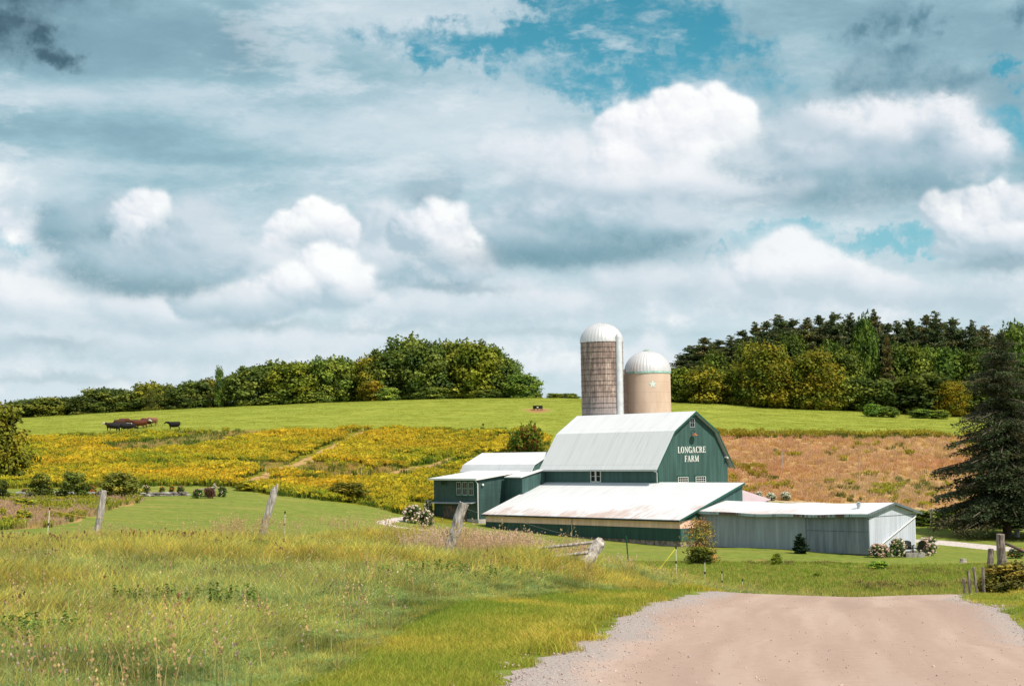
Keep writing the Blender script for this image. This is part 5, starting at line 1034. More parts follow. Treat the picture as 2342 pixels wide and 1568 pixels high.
# right wood: dark conifers behind, broadleaves in front
Tc = [(1560, 812, 60, 372, 1, 'left-most dark conifer of the right wood, half behind the painted silo'), (1582, 791, 66, 374, 3, 'ragged dark conifer next to the left end of the right wood'), (1612, 771, 72, 376, 1, 'dark conifer at the left shoulder of the right wood'),
 (1645, 774, 60, 380, 0, 'dark conifer with yellow leaves at its foot on the left shoulder'), (1672, 769, 56, 376, 2, 'slim conifer left of the first high peaks'), (1700, 751, 60, 378, 0, 'pointed conifer, first of the rising peaks'),
 (1729, 738, 56, 382, 2, 'pointed conifer above the left side of the yellow maple'), (1755, 733, 66, 376, 1, 'broad topped conifer behind the yellow maple'), (1786, 721, 66, 380, 3, 'tall rounded conifer straight above the yellow maple'),
 (1815, 724, 62, 384, 0, 'reddish tinged conifer above the yellow maple'), (1846, 728, 60, 378, 3, 'thin topped conifer right of the reddish ones'), (1876, 719, 62, 382, 1, 'tall conifer with drooping tip in mid wood'), (1911, 709, 66, 378, 0, 'tallest pointed conifer in the middle of the right wood'),
 (1947, 718, 60, 384, 2, 'conifer just left of the round topped green tree'), (2002, 709, 54, 386, 2, 'slim pointed conifer just behind the round topped green tree'), (2034, 738, 60, 376, 1, 'dark lower conifer right of the round topped green tree'), (2056, 735, 54, 382, 3, 'ragged thin conifer in the dip of the right wood'),
 (2083, 724, 60, 378, 0, 'bare tipped grey conifer right of the dip'), (2121, 718, 62, 380, 1, 'tall conifer of the right-hand group of peaks'), (2143, 714, 60, 374, 2, 'highest conifer of the right-hand group of peaks'), (2183, 721, 60, 378, 0, 'sharp pointed conifer near the right end of the wood'),
 (2226, 734, 56, 376, 2, 'slim conifer standing before the wood drops to the right'), (2254, 746, 60, 380, 3, 'lower conifer on the downward right end of the wood'), (2290, 768, 66, 372, 1, 'dark low conifer behind the big spruce top'), (2335, 742, 80, 370, 3, 'conifer at the right edge of the picture above the spruce')]
for i, (xd, yt, wp, d, k, lb) in enumerate(Tc): tree_at(xd, yt - 2, wp * 2.9, d, CON[k], 'conifer', lb, 'conifers of the wood on the right hilltop', [(.95, .95, .95), (.8, .85, .85), (1.15, .95, .85), (.75, .8, .8)][i % 4])
SH = ['conifer half behind the painted silo', 'ragged conifer at the wood end', 'conifer at the left shoulder of the wood', 'conifer with yellow leaves at its foot', 'slim conifer left of the first peaks', 'first of the rising pointed conifers', 'pointed conifer left above the yellow maple', 'broad topped conifer behind the maple', 'tall rounded conifer above the maple', 'reddish tinged conifer', 'thin topped conifer', 'conifer with the drooping tip', 'tallest pointed conifer', 'conifer left of the round green tree', 'slim conifer by the round green tree', 'dark low conifer right of the round green tree', 'ragged thin conifer in the dip', 'bare tipped grey conifer', 'tall conifer of the right-hand peaks', 'highest of the right-hand peaks', 'sharp pointed conifer near the right end', 'slim conifer before the downward slope', 'lower conifer on the downward end', 'dark low conifer at the spruce top', 'conifer at the right picture edge']
USED = set()
def UQ(i):
    l = ('another low' if i in USED else 'lower') + ' dark conifer top behind the ' + SH[i]; USED.add(i); return l
for xd in (1571, 1596, 1628, 1659, 1686, 1714, 1742, 1770, 1800, 1830, 1861, 1893, 1929, 1962, 1990, 2018, 2045, 2069, 2101, 2132, 2163, 2204, 2240, 2272, 2312):
    tp_ = float(np.interp(xd, [q_[0] for q_ in Tc], [q_[1] for q_ in Tc])) + rg.uniform(4, 26); tree_at(xd + rg.uniform(-5, 5), tp_, 180, 392 + rg.uniform(-4, 6), CON[int(rg.integers(4))], 'conifer', UQ(min(range(len(Tc)), key=lambda i_: abs(Tc[i_][0] - 9 - xd))), 'conifers behind the peaks of the right wood', (.9, .95, .9))
Td = [(1545, 838, 66, 366, 0, (1.35, 1.3, .7), 'yellow green tree beside the painted silo wall'), (1610, 834, 74, 362, 2, (1.5, 1.15, .6), 'golden rounded tree at the left foot of the right wood'), (1684, 838, 54, 362, 3, (1.15, 1.1, .7), 'small pointed yellow green tree left of the big maple'),
 (1632, 802, 62, 368, 2, (.75, .8, .55), 'dark olive broadleaf tree between conifers at the left of the right wood'), (1716, 778, 60, 368, 4, (.8, .8, .55), 'olive broadleaf tree left of the big maples under the first peaks'), (1803, 757, 70, 370, 0, (.7, .75, .55), 'dark olive broadleaf tree between the two maple crowns and the conifers'),
 (1902, 778, 66, 368, 2, (.7, .8, .55), 'dark olive broadleaf tree just right of the right maple crown'), (2062, 784, 70, 368, 4, (.6, .7, .5), 'dark broadleaf tree under the dip of the right wood'), (2245, 792, 70, 366, 0, (.6, .7, .5), 'dark broadleaf tree before the wood end behind the spruce top'),
 (1978, 718, 46, 372, 2, (.65, .85, .65), 'round topped green tree rising among the conifers'), (1935, 800, 66, 366, 3, (1.1, 1.05, .7), 'olive tree right of the big maple'), (2106, 790, 72, 366, 4, (1.1, 1.15, .8), 'yellow flecked broadleaf tree in the right part of the wood'),
 (2170, 790, 80, 364, 0, (.75, .95, .65), 'broad dark green tree left of the big spruce'), (2320, 736, 70, 352, 1, (.6, .75, .6), 'dark tree crown touching the right edge of the picture'), (2232, 800, 80, 362, 4, (.6, .7, .6), 'dark tree behind the big spruce')]
for (xd, yt, wp, d, k, tn, lb) in Td: tree_at(xd, yt, wp * 1.3, d, DEC[k], 'broadleaf_tree', lb, 'broadleaf trees of the right wood', tn)
tree_at(1752, 780, 132, 356, MAPLE[0], 'maple', 'large yellow green maple, left and taller of the pair before the dark conifers', None, (1.0, .95, .8)); tree_at(1858, 798, 128, 357, MAPLE[1], 'maple', 'large yellow green maple, right of the pair before the dark conifers', None, (.92, .92, .8))
tree_at(2030, 765, 60, 364, CON[3], 'dead_conifer', 'rust brown dying conifer in the right wood', None, (1.3, .85, .7))
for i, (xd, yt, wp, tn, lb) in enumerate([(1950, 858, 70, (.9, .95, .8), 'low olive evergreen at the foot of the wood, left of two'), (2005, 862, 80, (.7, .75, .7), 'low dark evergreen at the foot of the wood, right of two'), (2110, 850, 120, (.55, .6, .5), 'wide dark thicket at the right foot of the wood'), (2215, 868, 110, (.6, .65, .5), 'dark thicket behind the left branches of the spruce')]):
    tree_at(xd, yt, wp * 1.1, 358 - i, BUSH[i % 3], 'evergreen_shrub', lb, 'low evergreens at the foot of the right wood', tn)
for i, (xd, yt, wp, tn, lb) in enumerate([(1990, 922, 40, (1.3, 1.7, 1.2), 'bright green low bush at the edge of pasture and wood'), (2028, 928, 44, (1.1, 1.2, .9), 'low bush right of the bright green one at the pasture edge'), (2105, 934, 50, (1.0, 1.2, .9), 'low bush further right along the pasture edge'), (2145, 936, 46, (1.2, 1.3, .9), 'last low bush of the pasture edge before the spruce')]):
    tree_at(xd, yt, wp, 340, BUSH[i % 3], 'shrub', lb, 'bushes on the pasture edge', tn)
tree_at(2175, 868, 66, 350, MAPLE[0], 'young_tree', 'small golden leaved tree just left of the spruce', None, (1.2, .95, .55))
# single trees of the middle ground
tree_at(-22, 918, 150, 212, DEC[4], 'tree', 'dark tree with rusty leaves cut by the left edge', None, (1.2, .95, .5))
o = tree_at(1201, 968, 96, 214, MAPLE[1], 'crab_apple', 'round tree with reddening leaves behind the wing roof', None, (.62, .85, .7))
rd = crown_mesh('crown', 171, 'round', 34, 16, palette=[(.30, .07, .02), (.26, .10, .02), (.18, .05, .02)], leaf=.018)
tree_at(1199, 972, 90, 213.8, (rd[0], MAPLE[1][1]), 'red_leaf_shrub', 'reddish orange foliage mingled into the round tree behind the wing roof', None)
# garden shrub-trees at the left wall
tree_at(172, 1076, 62, 178, BUSH[0], 'garden_tree', 'dark round little tree by the stone wall with a visible stem', None, (1., 1., .85), ybase=1146); tree_at(273, 1076, 84, 180, BUSH[1], 'willow_shrub', 'feathery dark grey green shrub above the garden bench', None, (1.5, 1.2, 1.), ybase=1142)
tree_at(93, 1080, 50, 176, BUSH[2], 'garden_tree', 'small dark tree left of the round one by the stone wall', None, (1.1, 1., .8), ybase=1146); tree_at(5, 1095, 30, 176, BUSH[2], 'garden_tree', 'dark small bush at the left edge by the stone wall', None, (.5, .5, .4), ybase=1150)
tree_at(800, 1100, 78, 205, BUSH[1], 'shrub', 'dark green shrub at the foot of the goldenrod slope', None, (1.1, .8, .5), ybase=1146); tree_at(565, 1097, 46, 205, BUSH[0], 'shrub', 'small yellow green bush at the lawn corner by the path', None, (2.2, 1.7, .8), ybase=1122)
# big Norway spruce on the right
sp_ = ground(2304, 1228, lo=120); hs_ = at(2304, 742, sp_.y).z - sp_.z
spr = conifer_mesh(301, 70, .28, .38, .0, leaf=.0060, per=38, pw=.85, start=.11, palette=((.06, .08, .034), (.075, .092, .038), (.045, .062, .028), (.10, .09, .042)))
tree('spruce', spr, sp_, hs_, 19.5, 'huge dark drooping spruce at the right edge beside the driveway', rz=.6)
# sapling in front of the sheds and juniper by the grey wall
sap = crown_mesh('crown', 181, 'tall', 26, 84, palette=[(.42, .20, .06), (.34, .24, .06), (.22, .22, .05), (.26, .25, .05)], leaf=.018)
P_ = ground(1604, 1286, lo=90); tree('sapling', (sap[0], trunk_mesh('trunk', sap[1], .016, 5)), P_, at(1604, 1183, P_.y).z - P_.z, 3.1, 'thin leafed sapling turning orange before the shed corner', 'tree')
P_ = ground(1604, 1290, lo=90); tree('shrub', BUSH[2], P_, 1.5, 1.9, 'dark weedy shrub growing around the foot of the sapling', 'shrub', tint=(.9, .8, .5), part='foliage')
jun = conifer_mesh(311, 20, .30, .0, .0, leaf=.05, per=12, start=.03, palette=((.03, .06, .03), (.025, .045, .022), (.04, .075, .035)))
P_ = ground(1828, 1264, lo=120); tree('juniper', jun, P_ + Vector((0, -.6, 0)), at(1828, 1216, P_.y).z - P_.z, 1.7, 'small dark pointed juniper against the grey shed wall', 'shrub')
# dark shrubs in the shade by the arbor
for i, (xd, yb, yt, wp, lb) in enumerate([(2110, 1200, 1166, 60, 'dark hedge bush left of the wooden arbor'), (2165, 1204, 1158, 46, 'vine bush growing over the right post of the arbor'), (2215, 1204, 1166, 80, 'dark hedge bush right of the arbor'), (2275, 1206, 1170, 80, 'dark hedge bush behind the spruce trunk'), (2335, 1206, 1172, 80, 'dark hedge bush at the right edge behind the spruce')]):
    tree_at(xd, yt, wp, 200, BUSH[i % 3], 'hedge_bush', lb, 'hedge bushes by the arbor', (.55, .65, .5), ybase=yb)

# ================================================================ cattle
def cow_mesh(name, graze=False, turn=0.):
    mb = MB()
    def ell(P, Rr, n=12):   # lofted body: stations P with (half width, half height)
        k = len(mb.V)
        for (x_, z_), (a, b2) in zip(P, [(a_ * 1.22, b_ * 1.2) for a_, b_ in Rr]): mb.V += [(x_, a * math.cos(6.2832 * j / n), z_ + b2 * math.sin(6.2832 * j / n)) for j in range(n)]
        for i in range(len(P) - 1):
            for j in range(n): mb.F.append((k + i * n + j, k + i * n + (j + 1) % n, k + (i + 1) * n + (j + 1) % n, k + (i + 1) * n + j)); mb.mi.append(0)
        mb.F += [tuple(k + j for j in range(n))[::-1], tuple(k + (len(P) - 1) * n + j for j in range(n))]; mb.mi += [0, 0]
    ell([(-1.05, 1.12), (-.98, 1.08), (-.8, 1.04), (-.4, .98), (0, .95), (.4, .96), (.65, 1.02), (.8, 1.1)], [(.10, .12), (.24, .26), (.30, .32), (.34, .37), (.35, .39), (.31, .38), (.25, .33), (.16, .22)])
    hz = .62 if graze else 1.26
    hx = 1.25 if graze else 1.28
    ell([(.62, 1.06), (.85, (1.12 + hz) / 2 + .05), (hx - .08, hz + .06)], [(.18, .30), (.13, .20), (.10, .13)])
    if graze: ell([(hx - .14, hz + .12), (hx - .02, hz), (hx + .08, hz - .2), (hx + .14, hz - .36)], [(.11, .13), (.12, .13), (.08, .08), (.07, .06)])
    else: ell([(hx - .14, hz + .08), (hx, hz + .07), (hx + .2, hz - .06), (hx + .36, hz - .14)], [(.11, .13), (.12, .13), (.08, .095), (.07, .07)])
    for s_ in (-1, 1):
        mb.tube([(hx - .08, s_ * .08, hz + .14), (hx - .12, s_ * .24, hz + .13)], [.045, .02], 6)
        mb.tube([(.58, s_ * .17, .95), (.60, s_ * .16, .62), (.62, s_ * .15, .34), (.60, s_ * .15, .06), (.64, s_ * .15, 0)], [.13, .085, .055, .045, .06], 8)
        mb.tube([(-.78, s_ * .17, 1.0), (-.66, s_ * .17, .66), (-.92, s_ * .16, .44), (-.88, s_ * .16, .08), (-.84, s_ * .16, 0)], [.19, .12, .06, .045, .06], 8)
    mb.tube([(-1.03, 0, 1.28), (-1.14, 0, 1.15), (-1.15, 0, .7), (-1.14, 0, .5)], [.035, .03, .02, .04], 6); mb.tube([(-.55, 0, .62), (-.40, 0, .56)], [.12, .10], 8)
    o = mb.build(name, []); q = o.modifiers.new('skin', 'REMESH'); q.mode = 'VOXEL'; q.voxel_size = .035
    q = o.modifiers.new('smooth', 'SMOOTH'); q.iterations = 3; q.factor = .5
    dg = bpy.context.evaluated_depsgraph_get(); me = bpy.data.meshes.new_from_object(o.evaluated_get(dg)); me.name = name; bpy.data.objects.remove(o)
    me.polygons.foreach_set('use_smooth', [True] * len(me.polygons)); return me, hx, hz
def cowmat(name, white_face=False, patch=False):
    m, n, p = mat(name); ob = n.node('ShaderNodeTexCoord').outputs['Object']; s = n.sep(ob); oi = n.node('ShaderNodeObjectInfo').outputs['Color']
    c_ = n.mix(n.noise(ob, 3, 3), oi, n.mix(1, oi, (.6, .6, .6), 'MULTIPLY'))
    if white_face: c_ = n.mix(n.ss(s[0], 1.02, 1.10), c_, (.62, .56, .5))
    if patch: c_ = n.mix(n.m('MULTIPLY', n.ss(s[2], 1.18, 1.28), n.ss(n.m('ABSOLUTE', s[0]), .5, .4)), c_, (.5, .46, .42))
    n.put(p.inputs['Base Color'], c_); p.inputs['Roughness'].default_value = .7; return m
CM = [cow_mesh('body'), cow_mesh('body', True)]; CMAT = [cowmat('hide'), cowmat('hide_white_face', True), cowmat('hide_white_back', False, True)]
CME = {}
cb = (lambda x_, y_: (x_ * .2345, 903 + .2345 * y_))
BLK, RED, BRN, TAN, DRK = (.012, .011, .012), (.13, .035, .015), (.07, .028, .015), (.24, .11, .055), (.035, .015, .010)
cows = [(1085, 352, 178, 0, 1, DRK, 'dark red cow with white face at the left end of the herd'), (1160, 322, 185, 1, 0, BRN, 'dark brown cow in the back row left of the herd, behind the white faced one'),
 (1130, 358, 10, 1, 0, BLK, 'black cow grazing at the front left of the herd'), (1205, 310, 175, 1, 0, RED, 'reddish cow in the back row of the herd, left of centre'), (1195, 348, 175, 1, 0, DRK, 'very dark cow in the middle row between black cows'),
 (1262, 357, 5, 1, 2, BLK, 'black cow with pale patch on its back at the front of the herd'), (1225, 360, 188, 1, 0, BLK, 'black cow at the very front of the herd with no pale patch'), (1300, 322, 170, 1, 0, BRN, 'brown cow in the centre rear of the herd'),
 (1350, 330, 182, 0, 0, RED, 'rust red cow right of centre in the herd'), (1392, 324, 355, 0, 1, RED, 'rust red cow with white face looking right in the herd'), (1425, 314, 200, 1, 0, DRK, 'dark brown cow on the right side of the herd'),
 (1462, 305, 185, 0, 0, TAN, 'tan cow second from the right end of the herd'), (1492, 300, 240, 0, 0, (.30, .15, .07), 'pale tan cow at the right end of the herd'), (1696, 344, 180, 0, 0, BLK, 'lone black cow standing apart to the right of the herd')]
eye_m = simple('dark_eye', (.01, .01, .01), .2)
for i, (cx, cy, ang, gr_, mt, c_, lb) in enumerate(cows):
    P_ = ground(*cb(cx, cy), lo=200); o = empty('cow', P_, R(ang), lb, 'cow', 'cattle grazing on the hill' if i < 13 else None); k = (gr_, mt)
    o.scale = (1.05, 1.05, 1.05)
    if k not in CME: CME[k] = CM[gr_][0].copy(); CME[k].materials.clear(); CME[k].materials.append(CMAT[mt])
    b2 = bpy.data.objects.new('body', CME[k]); link(b2, o); b2.color = c_ + (1,)
# ================================================================ things on the hill and in the garden
fe = empty('hay_feeder', feeder_p, 0, 'round black hay feeder on a bare earth patch in the pasture', 'feeder'); fe.location.z = g(feeder_p.x, feeder_p.y)
MB().lathe([(.85, .28), (.92, .3), (.92, .78), (.85, .8), (.84, .3)], 28).build('ring', BLACK, fe); MB().lathe([(.84, .80), (1.0, .80), (1.0, .88), (.84, .88)], 28).build('rim', BLACK, fe)
for i in range(8): a = i * math.pi / 4; MB().tube([(.9 * math.cos(a), .9 * math.sin(a), -.05), (.9 * math.cos(a), .9 * math.sin(a), .84)], .05).build('leg', BLACK, fe)
MB().box(-.2, .12, -.96, -.925, .45, .65).build('tag', WHITE, fe)
P_ = ground(1105, 981, lo=200); hy = empty('water_hydrant', P_, 0, 'small dark hydrant post standing alone at the edge of pasture and goldenrod', 'hydrant')
MB().tube([(0, 0, -.1), (0, 0, .8)], .04).build('post', BLACK, hy); MB().box(-.14, .14, -.1, .1, .62, .95).build('head', BLACK, hy)
for (x_, yt_, yb_, lb, mt, rr_, nm) in [(1790, 1032, 1079, 'thin pale pole in the brown meadow, left and higher of two', METAL, .045, 'pole'), (1966, 1050, 1100, 'thin pale pole in the brown meadow, right and lower of two', METAL, .045, 'pole'), (826, 1067, 1099, 'pale wooden stake in the goldenrod with its top leaning right', WOOD, .07, 'stake'),
        (873, 1080, 1094, 'short dark stake in the goldenrod right of the pale one', BARK, .06, 'stake'), (944, 1076, 1086, 'short dark stake in the goldenrod, nearest to the barn wing', BARK, .06, 'stake')]:
    P_ = ground(x_, yb_, lo=150); h_ = at(x_, yt_, P_.y).z - P_.z; r = rg.uniform(-.01, .05); mb = MB(); mb.tube([(0, 0, -.3), (h_ * r * .5, 0, h_ * .5), (h_ * r, 0, h_)], [rr_, rr_ * .9, rr_ * .8], 8)
    o = mb.build(nm, mt); o.location = P_; tag(o, lb, 'pole' if nm == 'pole' else 'post')
# low dry stone walls, each a thing of its own
def rock(r, s=(1, 1, 1)):
    bm = bmesh.new(); bmesh.ops.create_icosphere(bm, subdivisions=2, radius=1)
    for v in bm.verts: v.co = Vector((v.co.x * s[0], v.co.y * s[1], v.co.z * s[2])) * (1 + .18 * math.sin(v.co.x * 4 + r.random() * .4 + s[0] * 9) + r.uniform(-.06, .06))
    V = [v.co.copy() for v in bm.verts]; F_ = [[v.index for v in f.verts] for f in bm.faces]; bm.free(); return V, F_
def stone_wall(pts, label, hgt=.55):
    mb = MB(); r = random.Random(int(pts[0][0]) + 3); G_ = [ground(*q, lo=100) for q in pts]; L0 = G_[0]
    for A, B in zip(G_[:-1], G_[1:]):
        n_ = max(1, int((B - A).length / .55))
        for i in range(n_):
            for lay in range(2):
                if lay and r.random() < .25: continue
                t = (i + r.random() * .6) / n_; p_ = A.lerp(B, t); z_ = g(p_.x, p_.y) + (.12 + lay * .28) * hgt / .55; V, F_ = rock(r, (r.uniform(.3, .55), .28, r.uniform(.15, .24) * hgt / .55)); k = len(mb.V)
                mb.V += [(v.x + p_.x - L0.x, v.y + p_.y - L0.y + r.uniform(-.1, .1), v.z + z_ - L0.z) for v in V]; mb.F += [tuple(k + j for j in f) for f in F_]; mb.mi += [0] * len(F_)
    o = mb.build('stone_wall', simple('grey_fieldstone', (.24, .22, .21), .9, var=.55, scale=.9, bmp=.5)); o.location = L0; return tag(o, label, 'wall')
stone_wall([(-60, 1141), (60, 1141), (160, 1140), (258, 1138)], 'low dry stone wall behind the small garden trees at the left', .75); stone_wall([(305, 1135), (380, 1134), (440, 1133)], 'low flat stone edging between garden bench and flower bed', .45)
# shrubs with flowers
def flower_bush(seed, leafc, flc, nfl=70, fsz=.085, per=18, npuff=26, lt=1.5):
    r = np.random.default_rng(seed); fm, pf = crown_mesh('foliage', seed, 'bush', npuff, 110, palette=[tuple(lt * v for v in q_) for q_ in leafc], leaf=.034)
    Cs, Ns, Cc = [], [], []
    for i in range(nfl):
        pc, q_ = pf[r.integers(len(pf))]; d_ = r.normal(size=3) + [0, -.5, .6]; d_ /= np.linalg.norm(d_); c0 = pc + d_ * q_ * r.uniform(1.0, 1.25); base = np.array(flc[r.integers(len(flc))])
        nn = r.normal(size=(per, 3)); nn /= np.linalg.norm(nn, axis=1, keepdims=True); Cs.append(c0 + nn * fsz * .5 * (1, 1, 1.2)); Ns.append(nn); Cc.append(base * r.uniform(.85, 1.1, (per, 1)))
    Cs, Ns, Cc = map(np.concatenate, (Cs, Ns, Cc)); V, F_ = cards(Cs, Ns, np.full(len(Cs), fsz * .45), r)
    return fm, raw_mesh('flowers', V, F_, [LEAF], Cc)
HL = [(.05, .09, .02), (.035, .065, .018), (.07, .11, .025)]
FB = {'cream': flower_bush(401, HL, [(.80, .72, .58), (.82, .76, .66), (.78, .62, .48)], 190), 'pink': flower_bush(402, HL, [(.72, .42, .38), (.76, .52, .46), (.70, .60, .40)], 170), 'blush': flower_bush(403, HL, [(.80, .66, .56), (.82, .72, .62), (.74, .52, .44)], 170),
      'white': flower_bush(404, HL, [(.82, .80, .68)], 260), 'orange': flower_bush(405, HL, [(.70, .16, .03), (.75, .26, .04)], 60), 'maroon': flower_bush(406, [(.10, .05, .03), (.07, .06, .025)], [(.24, .06, .07), (.34, .14, .14)], 50), 'yellow': flower_bush(407, [(.20, .24, .03), (.16, .20, .03)], [(.60, .46, .03), (.52, .42, .03)], 90),
      'sparse': flower_bush(408, HL, [(.80, .76, .74), (.62, .3, .35)], 14), 'orangewhite': flower_bush(409, HL, [(.74, .32, .06), (.78, .74, .68)], 55), 'pinkred': flower_bush(410, HL, [(.55, .16, .2)], 35)}
def fbush(kind, x0, x1, yt, yb, name, cat, label, group=None, lo=100, tint=(1, 1, 1), back=0.):
    xd = (x0 + x1) / 2; P_ = ground(xd, yb, lo=lo)
    if back: P_ = on(xd, P_.y + back)
    wd = (x1 - x0) * P_.y / FD; h_ = at(xd, yt, P_.y).z - P_.z; o = empty(name, P_, rg.uniform(0, 6), label, cat, group); o.scale = (wd / .98, wd / .98, h_ * 1.02)
    a = bpy.data.objects.new('foliage', FB[kind][0]); link(a, o); a.color = tint + (1,); link(bpy.data.objects.new('flowers', FB[kind][1]), o); return o
fbush('blush', 921, 972, 1156, 1196, 'hydrangea', 'hydrangea', 'largest cream hydrangea by the drive, leftmost of three beside the wing'); fbush('cream', 966, 994, 1144, 1176, 'hydrangea', 'hydrangea', 'hydrangea touching the wing corner, highest of three'); fbush('blush', 956, 996, 1167, 1208, 'hydrangea', 'hydrangea', 'cream hydrangea in front, lowest of three beside the wing')
fbush('pink', 1986, 2040, 1243, 1274, 'hydrangea', 'hydrangea', 'pink hydrangea at the foot of the pale shed gable'); fbush('cream', 2028, 2076, 1231, 1273, 'hydrangea', 'hydrangea', 'cream hydrangea between the pink one and the black chairs'); fbush('blush', 2094, 2148, 1229, 1270, 'hydrangea', 'hydrangea', 'round blush hydrangea right of the black chairs by the driveway')
fbush('white', 1752, 1778, 1126, 1145, 'hydrangea', 'hydrangea', 'white flowering bush behind the sheds, left of two beside the path', lo=150); fbush('white', 1785, 1811, 1124, 1144, 'hydrangea', 'hydrangea', 'white flowering bush behind the sheds, right of two beside the path', lo=150); fbush('white', 1720, 1748, 1124, 1142, 'hydrangea', 'hydrangea', 'white flowering bush mostly hidden by the pink metal roof', lo=150)
fbush('orange', 197, 224, 1110, 1133, 'flower_bush', 'flowers', 'bright orange flower clump between the two garden trees'); fbush('orangewhite', 92, 120, 1112, 1136, 'flower_bush', 'flowers', 'orange and white flowers behind the stone wall near the left edge'); fbush('maroon', 45, 75, 1117, 1137, 'flower_bush', 'flowers', 'dark maroon plants behind the stone wall at the far left')
fbush('orangewhite', 322, 346, 1109, 1133, 'flower_bush', 'flowers', 'yellow orange flowers just right of the willow shrub'); fbush('orange', 362, 378, 1113, 1132, 'flower_bush', 'flowers', 'small orange flower clump, left of two above the stone edging'); fbush('orange', 385, 401, 1111, 1132, 'flower_bush', 'flowers', 'small orange flower clump, right of two above the stone edging'); fbush('pinkred', 402, 424, 1111, 1133, 'flower_bush', 'flowers', 'pink red flowers nearest the flower bed')
fbush('sparse', 438, 466, 1117, 1139, 'flower_bush', 'flowers', 'green bush with few flowers at the left end of the flower bed'); fbush('maroon', 462, 500, 1114, 1138, 'flower_bush', 'flowers', 'maroon leaved bush in the middle of the flower bed'); fbush('sparse', 496, 522, 1111, 1136, 'flower_bush', 'flowers', 'dark green white flowered bush at the right end of the flower bed')
for i, (x0, x1, yt, yb, lb) in enumerate([(26, 88, 1139, 1166, 'widest yellow green shrub near the left edge below the stone wall'), (32, 76, 1165, 1198, 'rounded yellow shrub under the widest one near the left edge'), (-8, 20, 1162, 1188, 'yellow shrub cut by the left edge, upper of two'), (-4, 40, 1180, 1206, 'yellow shrub at the left edge, lower of two'), (110, 138, 1150, 1172, 'small yellow shrub in the dry grass near the garden'), (100, 150, 1136, 1152, 'flat yellow green clump just below the stone wall'), (180, 214, 1140, 1160, 'low yellow green clump right of the round garden tree')]):
    fbush('yellow', x0, x1, yt, yb, 'goldenrod_shrub', 'shrub', lb, 'yellow shrubs in the dry patch')
# split rail over the flower bed, bench, barrel
A = ground(447, 1134, lo=100); rail = empty('split_rail', A, 0, 'weathered slanting rail on crossed posts above the flower bed', 'fence')
def P2(x_, y_, d_, o): return tuple(at(x_, y_, d_) - Vector(o))
MB().tube([P2(448, 1121, A.y + .6, A), P2(493, 1113, A.y + .6, A)], .09).build('rail', WOOD, rail); MB().tube([P2(490, 1134, A.y + .7, A), P2(491, 1104, A.y + .7, A)], .09).build('post', WOOD, rail); MB().tube([P2(503, 1119, A.y + .6, A), P2(488, 1107, A.y + .6, A)], .07).build('brace', WOOD, rail); MB().tube([P2(449, 1136, A.y + .6, A), P2(449, 1117, A.y + .6, A)], .07).build('post', WOOD, rail)
B_ = ground(290, 1142, lo=100); be = empty('garden_bench', B_, R(8), 'small pale grey garden bench below the feathery shrub', 'bench'); GW_ = simple('grey_wood', (.34, .31, .29), .8)
MB().box(-.55, .55, -.22, .2, .38, .43).build('seat', GW_, be); mb = MB()
for i in range(11): x_ = -.5 + i * .1; mb.box(x_ - .02, x_ + .02, .2, .23, .43, .82 + .08 * math.cos(x_ * 3))
mb.box(-.55, .55, .19, .24, .80, .86).build('backrest', GW_, be)
for sx in (-1, 1):
    MB().box(sx * .52 - .03, sx * .52 + .03, -.22, -.16, -.05, .6).build('leg', GW_, be); MB().box(sx * .52 - .03, sx * .52 + .03, .16, .22, -.05, .6).build('leg', GW_, be); MB().box(sx * .52 - .04, sx * .52 + .04, -.26, .2, .6, .64).build('armrest', GW_, be)
B_ = ground(43, 1139, lo=100); mb = MB().lathe([(.3, 0), (.34, .35), (.33, .7), (.3, .72), (.28, .7), (.27, .6), (.01, .58)], 18); o = mb.build('barrel', simple('grey_barrel', (.24, .26, .29), .6), smooth=True); o.location = B_; tag(o, 'grey barrel standing by the stone wall at the far left', 'barrel')
# chairs, slab, arbor, bird bath, stump
C0 = on(2075, 150.2)
def chair(P_, rz, lb):
    o = empty('lawn_chair', P_, rz, lb, 'chair', None); o.scale = (1.1, 1.1, 1.1)
    MB().slab([(-.28, -.3, .40), (.28, -.3, .40), (.28, .25, .28), (-.28, .25, .28)], .04).build('seat', BLACK, o)
    mb = MB(); n_ = 7
    for i in range(n_): x_ = -.27 + .54 * i / (n_ - 1); tp = .98 - .5 * x_ * x_ * 4 * .6; mb.slab([(x_ - .04, .2, .28), (x_ + .04, .2, .28), (x_ * 1.15 + .045, .55, tp), (x_ * 1.15 - .045, .55, tp)], .025, d=(0, 1, 0))
    mb.build('backrest', BLACK, o)
    for s_ in (-1, 1):
        MB().slab([(s_ * .36 - .06, -.38, .58), (s_ * .36 + .06, -.38, .58), (s_ * .36 + .05, .35, .56), (s_ * .36 - .05, .35, .56)], .03).build('armrest', BLACK, o)
        MB().box(s_ * .33 - .025, s_ * .33 + .025, -.34, -.25, -.05, .56).build('leg', BLACK, o); MB().slab([(s_ * .3 - .02, .2, .34), (s_ * .3 + .02, .2, .34), (s_ * .3 + .02, .6, .0), (s_ * .3 - .02, .6, .0)], .07).build('leg', BLACK, o)
PA, PB_ = on(2064, C0.y + .3), on(2087, C0.y + .1)
for P_ in (PA, PB_): P_.z += .40
chair(PA, R(155), 'black slatted lawn chair, left of two beside the pale shed gable'); chair(PB_, R(205), 'black slatted lawn chair, right of two next to the blush hydrangea')
mb = MB(); mb.box(-.75, .95, -.45, .9, -.5, .40); o = mb.build('concrete_slab', simple('old_slab', (.27, .25, .23), .9, var=.3, scale=2, bmp=.4), bevel=.02); o.location = on(2075, C0.y); tag(o, 'low concrete slab under the two black chairs', 'slab')
